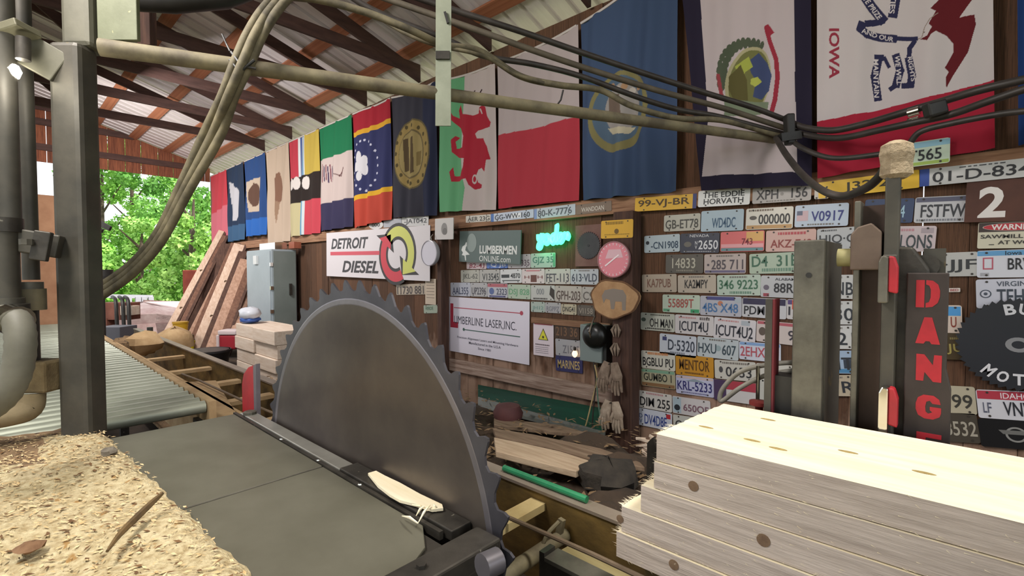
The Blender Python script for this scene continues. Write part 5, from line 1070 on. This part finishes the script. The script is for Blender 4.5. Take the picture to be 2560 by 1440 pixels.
leaves('upper dried brown leaf cluster on the post below the log slice', 1541, 825); leaves('lower dried brown leaf cluster on the post above the gloves', 1539, 872)
for lab, mt, P in (('yellowish cord hanging from the upper gloves', M('cord_tan', 'b09a6a', 'c4ae80', .8), [(1487, 912), (1492, 950), (1478, 1010), (1462, 1070), (1440, 1104)]), ('dark cord hanging straight down from the grey box', Mhosed, [(1484, 905), (1489, 960), (1482, 1040), (1480, 1100), (1477, 1140)]), ('thin green cord hanging beside the lower gloves', M('cord_green', '4a6a5a', '5c7a6a', .7), [(1492, 940), (1494, 990), (1503, 1060), (1513, 1112)])):
    tag(obj('hanging_cord', MB().tube(smoothpath([onY(x, y, 3.46) for x, y in P], 5), .006, 6), mt), lab, 'cord')

# ------------------------------------------------------------------ overhead pipe, bracket and hoses
ZP = 2.39
pa = onZ(250, 118, ZP); pb = onZ(1962, 352, ZP)
pp = thing('overhead_pipe', 'long dusty pipe crossing overhead from the steel post', 'pipe', tuple(pa))
obj('pipe', MB().tube([pa, (pa + pb) / 2, pb], [.034, .031, .028], 18), Mpipe, pp, smooth=True)
obj('end_collar', MB().tube([pb - (pb - pa) * .012, pb + (pb - pa) * .006], .045, 14), Mhosed, pp, smooth=True)
dirp = (pb - pa) / np.linalg.norm(pb - pa)
def pd(x): # camera depth of the pipe at pixel column x
    p0 = (pa - CAM) @ _fw; p1 = (pb - CAM) @ _fw; t_ = (x - 250) / (1962 - 250); return 1 / ((1 - t_) / p0 + t_ / p1)
hb = onD(1110, 238, pd(1110))
br = thing('hanger_bracket', 'flat pale green hanger strap holding the overhead pipe', 'bracket', tuple(hb))
rv = np.array(_r); 
w0 = 1.0 * pd(1110) / FPX
P0 = onD(1111, -560, pd(1111) - .04); P1 = onD(1108, 315, pd(1110) - .04)
obj('strap', MB().bar(P0, P1, 38 * w0, .008, side=tuple(rv)), M('strap_green', '7d8270', '8d9280', .6, .2, scale=7), br)
obj('clip', MB().bar(onD(1107, 128, pd(1110) - .05), onD(1107, 148, pd(1110) - .05), 34 * w0, .01, side=tuple(rv)), Mdarkst, br)
obj('hook', MB().bar(onD(1112, 30, pd(1110) - .05), onD(1120, 58, pd(1110) - .05), .012, .01, side=tuple(rv)), Mblack, br)
def hose(label, pts, r, mat, name='hydraulic_hose', group='hydraulic hoses overhead', n=8):
    return tag(obj(name, MB().tube(smoothpath([onD(x, y, d) for x, y, d in pts], n), r, 10), mat, smooth=True), label, 'hose', group)
# bundle rising from the left post over the pipe and along to the right
D0 = pd(600)
for k, (dx, dy, dd, lab) in enumerate(((-14, 0, -.03, 'leftmost hose of the bundle arching over the pipe'), (6, 2, -.055, 'middle hose of the bundle arching over the pipe'), (26, 4, -.03, 'rightmost hose of the bundle arching over the pipe'))):
    hose(lab, [(215, 738 + 16 * k, 2.35), (250, 716 + 14 * k, 2.3), (328, 660 + 14 * k, 2.25), (394 + 4 * k, 582 + 12 * k, 2.2), (452 + 10 * k, 462 + 8 * k, 2.15), (512 + 19 * k, 330 + 6 * k, 2.1), (566 + dx * .8, 240, 2.07 + dd), (600 + dx, 158, D0 + dd - .03), (632 + dx, 85, D0 + dd), (672 + dx, 22, D0 + .02), (712 + dx, -8 - 4 * k, D0 + .1), (780, -16 - 7 * k + 12, 2.3)], .0185, Mhose)
hose('long pale hose running under the others past the hanger strap', [(700, -14, 2.2), (780, -4, 2.25), (850, 12, 2.3), (930, 36, 2.35), (1020, 72, 2.4), (1110, 112, 2.5), (1200, 128, 2.6), (1300, 190, 2.7), (1400, 213, 2.75), (1500, 225, 2.85), (1580, 265, 2.9), (1690, 295, 3.0), (1800, 300, 3.05), (1900, 325, 3.12), (1965, 345, 3.15)], .018, Mhose)
hose('second pale hose sagging below the upper pair', [(860, -20, 2.4), (930, 24, 2.45), (1020, 62, 2.5), (1110, 96, 2.55), (1210, 140, 2.65), (1330, 160, 2.72), (1450, 190, 2.8), (1600, 245, 2.9), (1700, 275, 3.0), (1800, 292, 3.05), (1960, 335, 3.15)], .016, Mhosed)
hose('upper dark hose of the straight pair', [(1030, -10, 2.6), (1150, 30, 2.65), (1300, 78, 2.7), (1450, 130, 2.8), (1600, 180, 2.9), (1750, 228, 3.0), (1880, 268, 3.05), (1965, 300, 3.1)], .017, Mhosed)
hose('lower dark hose of the straight pair', [(930, -16, 2.6), (1050, 26, 2.65), (1200, 78, 2.7), (1350, 132, 2.75), (1500, 182, 2.85), (1650, 228, 2.95), (1800, 268, 3.05), (1900, 300, 3.1), (1968, 322, 3.12)], .017, M('mid_hose', '4a4338', '5e5546', .7, scale=9))
hose('thin hose tied under the bundle by the hanger strap', [(900, 14, 2.45), (1000, 76, 2.48), (1080, 110, 2.5), (1180, 132, 2.55), (1230, 150, 2.6), (1290, 186, 2.65), (1360, 208, 2.7)], .010, Mhose)
hose('upper dark hose curving away to the right edge', [(1965, 300, 3.1), (2010, 318, 3.0), (2080, 326, 2.85), (2160, 310, 2.7), (2270, 278, 2.5), (2350, 255, 2.4), (2450, 225, 2.25), (2600, 190, 2.1), (2900, 120, 1.9)], .019, Mhosed)
hose('second dark hose curving away to the right edge', [(1966, 320, 3.1), (2020, 338, 3.0), (2100, 345, 2.8), (2200, 325, 2.6), (2290, 305, 2.45), (2380, 285, 2.35), (2480, 250, 2.2), (2620, 205, 2.05), (2900, 130, 1.85)], .018, Mhosed)
hose('third dark hose dropping low before the right edge', [(1965, 340, 3.1), (2010, 372, 2.95), (2080, 395, 2.8), (2180, 388, 2.62), (2260, 370, 2.5), (2300, 330, 2.43), (2380, 308, 2.33), (2500, 285, 2.18), (2620, 268, 2.05), (2900, 200, 1.85)], .015, Mhosed)
hose('dark hose loop hanging to the capped upright', [(1940, 345, 3.05), (1968, 390, 2.7), (2010, 440, 2.4), (2060, 478, 2.2), (2110, 490, 2.1), (2165, 470, 1.95), (2200, 440, 1.85), (2216, 415, 1.8)], .017, Mhosed, name='looped_hose')
cl = onD(1970, 322, 3.08); o = thing('hose_clamp', 'black strap clamp binding the hoses at the pipe end', 'clamp', cl)
obj('strap', MB().bar(onD(1972, 286, 3.04), onD(1975, 362, 3.04), .05, .06, side=tuple(rv)), Mblack, o, bevel=.01); obj('buckle', MB().bar(onD(1950, 345, 3.02), onD(2000, 338, 3.02), .05, .04, side=(0, 0, 1)), Mblack, o)
cl = onD(2335, 275, 2.38); o = thing('hose_clamp', 'black coupling block on the hoses above the pale green plate', 'clamp', cl)
obj('block', MB().bar(onD(2315, 278, 2.36), onD(2360, 266, 2.36), .07, .05, side=(0, 0, 1)), Mblack, o, bevel=.01)
for (x, y) in ((2285, 279), (2285, 303)): obj('ferrule', MB().tube([onD(x - 14, y + 4, 2.49), onD(x + 14, y - 4, 2.45)], .022, 12), Mchrome, o, smooth=True)
ti = thing('hose_ties', 'wire ties binding the hose bundle to the pipe', 'cable tie', onD(610, 150, D0))
obj('tie', MB().tube([onD(578, 130, D0 - .06), onD(604, 165, D0 - .09), onD(640, 172, D0 - .07)], .006, 6), Mblack, ti); obj('tie', MB().tube([onD(575, 150, D0 - .06), onD(600, 180, D0 - .09), onD(636, 150, D0 - .08)], .006, 6), Mblack, ti); obj('tie_end', MB().tube([onD(575, 128, D0 - .06), onD(566, 110, D0 - .05), onD(555, 85, D0 - .05)], .004, 6), Mblack, ti)
tag(obj('tie_tail', MB().tube([onD(1408, 225, 2.7), onD(1402, 250, 2.7), onD(1393, 262, 2.7)], .005, 6), Mblack), 'loose black tie tail hanging from the hoses', 'cable tie')
hb = onD(470, -20, 2.6); tag(obj('black_hood', MB().tube([onD(330, 2, 2.5), onD(430, 4, 2.55), onD(560, -6, 2.7), onD(800, -90, 3.1)], [.05, .06, .06, .05], 14), Mblack, smooth=True), 'black duct crossing the top edge above the roller bed', 'duct')

# ------------------------------------------------------------------ steel post and left machinery
def vcyl(px, y0, y1, wpx, d, seg=16, mb=None, prof=None):
    p = onD(px, (y0 + y1) / 2, d); r_ = wpx / 2 * d / FPX; zt_ = onD(px, y0, d)[2]; zb_ = onD(px, y1, d)[2]; m = mb or MB()
    return m.lathe((p[0], p[1], 0), prof(r_, zb_, zt_) if prof else [(r_, zb_), (r_, zt_)], seg)
sp_ = thing('steel_post', 'thick grey green square steel post standing on the sawdust', 'steel post', tuple(onZ(180, 1122, ZT + .01)))
d0 = (onZ(180, 1120, ZT) - CAM) @ _fw
pc = onZ(184, 1108, ZT + .01)
def facing_box(px0, px1, y0, y1, d, depth, mat, parent, name, bevel=.006):
    a = onD(px0, (y0 + y1) / 2, d); b = onD(px1, (y0 + y1) / 2, d); ax = (b - a); ax[2] = 0; L_ = np.linalg.norm(ax); ax /= L_; n_ = np.array((-ax[1], ax[0], 0)); 
    if n_ @ _fw < 0: n_ = -n_
    z1 = onD((px0 + px1) / 2, y0, d)[2]; z0 = onD((px0 + px1) / 2, y1, d)[2]; c = (a + b) / 2; c[2] = 0
    q = [c - ax * L_ / 2, c + ax * L_ / 2, c + ax * L_ / 2 + n_ * depth, c - ax * L_ / 2 + n_ * depth]
    return obj(name, MB().hexa([p + (0, 0, z0) for p in q] + [p + (0, 0, z1) for p in q]), mat, parent, bevel=bevel)
facing_box(131, 208, 108, 1118, d0, .10, Msteel, sp_, 'tube', .02)
rr = 58 * d0 / FPX
facing_box(136, 212, -760, 108, d0 - .01, .11, M('post_sleeve', '5a584c', '6a685a', .6, .2, scale=5, bump=.1), sp_, 'sleeve', .02)
facing_box(240, 340, -140, 98, d0 + .03, .02, M('green_plate', '5c6048', '6c7058', .6, .1, scale=6, bump=.1, fine=(30, .68, 'b0a878')), sp_, 'gusset_plate', .003)
facing_box(340, 372, -100, 110, d0 + .9, .06, Mpost, sp_, 'rear_strut', .003)
for k, (py, dy) in enumerate(((150, 0), (615, 0))): pass
o = thing('upper_hinge_arm', 'upper steel hinge bracket joining the post to the mast', 'bracket', onD(80, 150, d0 - .05))
obj('arm', MB().bar(onD(60, 120, d0 - .06), onD(152, 172, d0 - .02), 78 * d0 / FPX, .02, side=tuple(_up)), M('bracket_steel', '4f4d40', '5e5c4e', .6, .2, scale=8), o, bevel=.004)
obj('folded_tab', MB().prism([(0, 0), (.06, .035), (.085, -.03), (.06, -.10), (.02, -.10)], 0, .02).__class__().bar(onD(16, 88, d0 - .1), onD(72, 70, d0 - .1), .03, .10, side=tuple(_up)), M('tab_steel', '56533f', '66634f', .6, .2, scale=8), o, bevel=.004)
obj('pin', MB().tube([onD(58, 95, d0 - .12), onD(58, 150, d0 - .12)], .022, 12), Mdarkst, o, smooth=True)
o = thing('lower_hinge_arm', 'lower steel hinge bracket joining the post to the mast', 'bracket', onD(80, 605, d0 - .05))
obj('arm', MB().bar(onD(15, 596, d0 - .10), onD(152, 618, d0 - .03), 56 * d0 / FPX, .06, side=tuple(_up)), Msteel, o, bevel=.006); obj('bolt', vcyl(66, 598, 612, 28, d0 - .15, 8), Mstlite, o); obj('clevis', MB().bar(onD(82, 612, d0 - .12), onD(125, 618, d0 - .1), 70 * d0 / FPX, .03, side=tuple(_up)), Mdarkst, o, bevel=.004)
ms = thing('mast_tube', 'slender grey mast tube left of the thick post', 'mast', onD(55, 700, d0)); obj('tube', vcyl(54, -760, 700, 34, d0 + .02), Msteel, ms, smooth=True)
obj('flange', vcyl(70, 705, 722, 58, d0), Mstlite, ms, smooth=True); obj('bearing', vcyl(72, 722, 775, 66, d0), M('bearing_dust', '6a624c', '7c745c', .7, scale=9, bump=.2), ms, smooth=True)
obj('socket', vcyl(70, 775, 905, 44, d0), Mdarkst, ms, smooth=True)
bt = thing('ram_cylinder', 'thick grey hydraulic cylinder cut off at the left edge', 'cylinder', onD(5, 700, d0 - .15)); obj('barrel', vcyl(0, -600, 545, 52, d0 - .12), Msteel, bt, smooth=True); obj('collar', vcyl(5, 545, 580, 80, d0 - .12), Mdarkst, bt, smooth=True); obj('barrel', vcyl(8, 580, 760, 62, d0 - .12), Msteel, bt, smooth=True); obj('ring', vcyl(12, 745, 760, 74, d0 - .12), Mstlite, bt, smooth=True); obj('valve', vcyl(18, 760, 800, 84, d0 - .12), Mdarkst, bt, smooth=True)
wb = thing('wood_block', 'mossy wooden block under the mast socket', 'wood block', onD(72, 985, d0)); facing_box(38, 110, 905, 985, d0 - .03, .1, M('mossy_wood', '5a4c34', '77684a', .95, scale=12, bump=.6), wb, 'block', .01)
fp = thing('base_pipe', 'dusty elbow pipe lying at the left edge of the sawdust', 'pipe', onD(40, 1040, d0)); obj('elbow', MB().tube(smoothpath([onD(-60, 1050, d0 - .08), onD(30, 1035, d0 - .06), onD(72, 1020, d0 - .02), onD(78, 985, d0 - .01)], 5), .045, 14), M('elbow_dust', '786a50', '8e8064', .9, scale=9, bump=.3), fp, smooth=True)
ch_ = MB(); P = smoothpath([onD(8, 790, 1.5), onD(40, 800, 1.47), onD(52, 850, 1.45), (onD(42, 930, 1.44)), onD(10, 990, 1.43), onD(-50, 1040, 1.42)], 6)
hs = thing('corrugated_hose', 'pale corrugated suction hose curling at the left edge', 'hose', onD(30, 900, 1.45)); obj('hose', MB().tube(P, [.036 + .002 * (k % 2) for k in range(len(P))], 14), M('suction_hose', '5d5b50', '6e6c60', .6, scale=8), hs, smooth=True); obj('hose_clip', MB().tube([onD(22, 796, 1.485), onD(44, 803, 1.47)], .046, 14), Mchrome, hs, smooth=True)
lb = thing('work_lamp', 'small bright work lamp glowing at the upper left', 'lamp', onD(26, 176, d0 - .1))
obj('bulb', MB().lathe((0, 0, 0), [(.002, -.034), (.024, -.024), (.032, 0), (.024, .02), (.006, .030)], 16), M('lamp_glow', 'fff6e0', emit=25), lb, local=True, smooth=True); obj('cap', MB().lathe((0, 0, 0), [(.01, .022), (.012, .05)], 10), Mdarkst, lb, local=True)
lamp('work_lamp_light', 'POINT', tuple(onD(26, 176, d0 - .22)), 3, (1, .95, .85), .03)
# light bits behind the posts: fence board and spare boards
tag(obj('tan_board', MB().bar(np.array((-9.0, onX(105, 560, -9.0)[1], .0)), onX(105, 487, -9.0), .62, .03, side=(0, 1, 0)), M('tan_ply', '9c6f52', 'b08464', .8, scale=4)), 'tan upright board in the opening left of the post', 'board')

# ------------------------------------------------------------------ far end clutter
Mslabs = [M('slab_%d' % k, a, b_, .85, scale=5, bump=.25, stretch=(5, 5, .6)) for k, (a, b_) in enumerate((('c9a992', 'e0c8b4'), ('6a4a3c', '86624f'), ('a5806a', 'c4a08a'), ('4a342c', '63483c')))]
lean = [((400, 868), (556, 578), .10, 0, 'pale leaning slab nearest the open end'), ((425, 872), (563, 590), .07, 1, 'dark leaning slab second from the open end'), ((442, 862), (574, 612), .20, 3, 'wide dark bark slab leaning on the wall'), ((462, 868), (580, 632), .08, 2, 'thin brown slab leaning beside the yellow bucket'), ((478, 872), (590, 610), .12, 1, 'brown slab leaning behind the pale slabs'), ((492, 880), (601, 612), .16, 0, 'widest pale knotty slab leaning on the wall'), ((508, 882), (607, 630), .10, 3, 'dark slab between the two pale leaning slabs'), ((528, 886), (617, 650), .16, 2, 'pale pinkish slab leaning by the grey cabinet'), ((545, 888), (624, 672), .10, 1, 'dark slab leaning tightly against the cabinet'), ((560, 890), (632, 720), .09, 2, 'short slab leaning at the foot of the cabinet')]
for k, (b_, t_, wd, mi, lab) in enumerate(lean):
    p0 = onZ(*b_, .02); p1 = onY(*t_, 3.60); d_ = p1 - p0; p0 = p0 + d_ * .005
    o = thing('leaning_slab', lab, 'slab wood', tuple(p0), 'slabs leaning on the wall'); sl_ = obj('slab', MB().bar(p0, p1, wd * 1.5, .04, side=(.35, .9, .0)), Mslabs[mi], o, bevel=.006)
    if mi == 0:
        for q in (.3, .62): c = p0 + d_ * q; obj('knot', MB().lathe(tuple(c), [(.03, 0), (.03, .026)], 10, 'x'), M('knot_wood'), sl_)
    obj('bark_edge', MB().bar(p0 + np.array((.36, .93, 0)) * wd * .72, p1 + np.array((.36, .93, 0)) * wd * .72, .05, .055, side=(.35, .9, 0)), Mslabs[3], o)
cb = thing('electric_cabinet', 'tall blue grey electrical cabinet standing by the wall', 'cabinet', (-9.05, 3.4, 0))
XR_ = onY(675, 625, 3.2)[0]; XL_ = onY(614, 625, 3.2)[0]; zt_ = onY(645, 625, 3.2)[2]
obj('body', MB().box(XL_, XR_, 3.22, 3.64, .35, zt_), Mgrey, cb, bevel=.01); dr_ = obj('side_door', MB().box(XR_, XR_ + .015, 3.25, 3.62, .4, zt_ - .03), M('cabinet_shaded', '6d7672', '78817d', .5, scale=2), cb)  # side door in a darker cabinet grey, the shade of that side painted in
obj('front_door', MB().box(XL_ + .03, XR_ - .03, 3.205, 3.222, .4, zt_ - .03), Mgrey, cb)
for zz in (.8, 1.2, 1.6): obj('hinge', MB().box(XR_ - .02, XR_ + .02, 3.195, 3.24, zz, zz + .06), Mchrome, cb)
obj('handle', MB().box(XR_ + .015, XR_ + .05, 3.5, 3.54, 1.1, 1.3), Mdarkst, dr_); obj('vent', MB().box(XL_ + .45, XL_ + .6, 3.17, 3.206, zt_ - .25, zt_ - .1), flat('cfd2d2'), cb); obj('conduit_box', MB().box(XL_ + .4, XR_ - .05, 3.3, 3.5, zt_, zt_ + .12), Mchrome, cb); obj('leg', MB().box(XL_ + .05, XL_ + .12, 3.3, 3.6, 0, .35), Mdarkst, cb); obj('leg', MB().box(XR_ - .12, XR_ - .05, 3.3, 3.6, 0, .35), Mdarkst, cb); obj('conduit_box', MB().box(XR_ - .02, XR_ + .2, 3.52, 3.64, zt_ + .02, zt_ + .13), M('orange_box', '8a4a34', '9a5a44', .6), cb)
# stacked pale timbers
k = 0
for row in range(4):
    for cidx in range(2):
        X0 = onZ(592, 932, 0)[0] + .02; z0 = row * .185; xa = -7.9 + (0 if cidx == 0 else .78); 
        o = tag(obj('timber_block', MB().box(xa + random.uniform(-.02, .02), xa + .74, 2.45 + random.uniform(-.02, .02), 2.95, z0, z0 + .181), Mpale, bevel=.008), '%s pale timber in the %s column of the stack by the cabinet' % (('lowest', 'second', 'third', 'topmost')[row], ('left', 'right')[cidx]), 'timber', 'pale timbers stacked by the cabinet'); k += 1
bg = thing('plastic_bag', 'white and blue plastic bag lying on the pale timber stack', 'bag', onY(625, 800, 2.7)); zb = .742
c = np.array((-7.72, 2.6, zb))
def blob(c, rx, ry, rz, seed, nu=14, nv=8, amp=.18):
    rr_ = random.Random(seed); vs = []; fs = []
    for j in range(nv + 1):
        for i in range(nu):
            k_ = 1 + amp * (rr_.random() - .5); ph = PI * j / nv; th = 2 * PI * i / nu; vs.append((c[0] + rx * k_ * math.sin(ph) * math.cos(th), c[1] + ry * k_ * math.sin(ph) * math.sin(th), c[2] + rz * (1 - math.cos(ph) * k_)))
    for j in range(nv):
        for i in range(nu): fs.append((j * nu + i, j * nu + (i + 1) % nu, (j + 1) * nu + (i + 1) % nu, (j + 1) * nu + i))
    return MB().add(vs, fs)
obj('bag', blob(c + (0, 0, .04), .2, .15, .1, 4), flat('c8ccd4', .4), bg, smooth=True); obj('blue_base', blob(c, .17, .14, .05, 5), flat('3a5ea8', .4), bg, smooth=True)
def bucket(name, label, px, pyb, wpx, hpx, Zb, mat, rim, taper=.8):
    c = onZ(px, pyb, Zb); d_ = (c - CAM) @ _fw; r_ = wpx / 2 * d_ / FPX; h_ = hpx * d_ / FPX
    t = thing(name, label, 'bucket', c); obj('body', MB().lathe(tuple(c), [(r_ * taper, 0), (r_, h_), (r_ * .93, h_), (r_ * .93, h_ - .02)], 24), mat, t, smooth=True); obj('rim', MB().lathe(tuple(c + (0, 0, h_ - .03)), [(r_ * 1.04, 0), (r_ * 1.04, .03)], 24), rim, t); return t
bucket('yellow_bucket', 'big yellow bucket among the leaning slabs', 452, 838, 34, 34, .35, flat('d0a020', .5), flat('b88c18', .5))
bucket('yellow_tub', 'small bright yellow tub beside the black bin', 474, 872, 24, 20, .1, flat('d6c020', .5), flat('bca818', .5))
bucket('black_bin', 'wide black tub on the ground left of the timber stack', 522, 918, 96, 44, 0, flat('141418', .4), flat('202024', .4), .86)
pl_ = onZ(452, 838, .35); tag(obj('bucket_stand', MB().lathe((pl_[0], pl_[1], 0), [(.22, 0), (.2, .348)], 14), Mdustd), 'dusty stump under the big yellow bucket', 'stump')
rj = thing('red_jug', 'white and red fuel jug on the black tub side', 'jug', onD(568, 872, 8.3)); facing_box(546, 588, 838, 874, 8.3, .25, flat('a82c38', .5), rj, 'body', .03); facing_box(543, 590, 826, 838, 8.28, .27, flat('d8c8c8', .5), rj, 'lid', .02); facing_box(540, 547, 838, 872, 8.28, .2, flat('d8c8c8', .5), rj, 'side', .01)
rc = thing('red_chair_back', 'faded red curved panel leaning beyond the slabs', 'panel', onZ(478, 850, 0)); facing_box(456, 505, 675, 756, 15.0, .06, M('rust_red', '7a2a1e', '8e3a2a', .7, scale=4), rc, 'panel', .05); facing_box(466, 500, 750, 880, 15.05, .05, Mslabs[3], rc, 'support')
lump('dust_mound', 'tan mound of sawdust beside the trough end', 'mound', 362, 880, .5, .22, Mtan, .7, 11); lump('dust_mound', 'larger tan mound of sawdust behind the trough', 'mound', 437, 874, .4, .26, Mtan, .75, 13); lump('dark_sack', 'dark brown sack left of the sawdust mounds', 'sack', 312, 884, .5, .18, Mdustd, .7, 15)
fl = thing('spray_bottle', 'small brown bottle standing on a sawdust mound', 'bottle', onZ(375, 862, .7)); obj('body', vcyl(376, 832, 900, 15, 8.0), M('bottle_brown', '6a4a3a', '7a5a48', .5), fl, smooth=True); obj('cap', vcyl(375, 818, 832, 13, 8.0), flat('3c3c38'), fl, smooth=True)
bm = thing('belt_machine', 'red brown timber machine with hanging black belts', 'machine', onZ(290, 850, 0))
facing_box(243, 322, 757, 800, 9.5, .3, M('red_timber', '7a4a3c', '8e5c4c', .8, scale=5), bm, 'beam'); facing_box(243, 268, 795, 870, 9.5, .3, M('red_timber'), bm, 'leg'); facing_box(300, 330, 765, 788, 9.4, .2, Mpale, bm, 'pale_block')
for x in (295, 312, 326): obj('belt', MB().tube(smoothpath([onD(x, 860, 9.3), onD(x - 3, 800, 9.3), onD(x - 6, 752, 9.35), onD(x - 14, 742, 9.5)], 4), .032, 8), Mblack, bm, smooth=True)
gbx = thing('grey_bin', 'flat grey sheet bin below the red brown machine', 'bin', onZ(270, 862, .2)); facing_box(238, 300, 818, 890, 8.5, .4, flat('5f6068', .5), gbx, 'body'); 
ht = thing('machine_seat', 'dark round seat on a stem beside the steel post', 'seat', onD(262, 690, 8)); obj('crown', vcyl(258, 674, 692, 40, 8.0), Mblack, ht, smooth=True); obj('brim', vcyl(252, 690, 698, 56, 8.0), Mblack, ht, smooth=True); obj('stem', vcyl(258, 698, 905, 10, 8.0), Mblack, ht)
sb = thing('sign_arm', 'short dark arms sticking out right of the steel post', 'arm', onD(260, 570, 8)); obj('arm', MB().bar(onD(235, 550, 9), onD(276, 572, 9), .09, .05, side=(0, 0, 1)), Mblack, sb); obj('arm', MB().bar(onD(235, 566, 9), onD(256, 578, 9), .07, .05, side=(0, 0, 1)), Mblack, sb); obj('pole', vcyl(228, 540, 870, 10, 9.0), Mblack, sb)
fc = thing('pale_fence', 'pale posts and rail of a fence outside', 'fence', onX(340, 800, -17)); 
for x in (322, 345, 360, 377): obj('fence_post', MB().bar(onX(x, 742, -17) * (1, 1, 0) + (0, 0, -.05), onX(x, 742, -17), .12, .12, side=(0, 1, 0)), M('pale_post', 'a8a8b0', 'b8b8c0', .7, scale=4), fc)
obj('fence_rail', MB().bar(onX(250, 740, -17), onX(382, 742, -17), .1, .06, side=(0, 0, 1)), M('pale_post'), fc)
lump('sand_pile', 'pale pinkish sand and chip pile outside the opening', 'pile', 360, 830, 0, 1.6, M('pink_chips', 'c8a8a4', 'e0cac4', .95, scale=6, bump=.5), .28, 21)
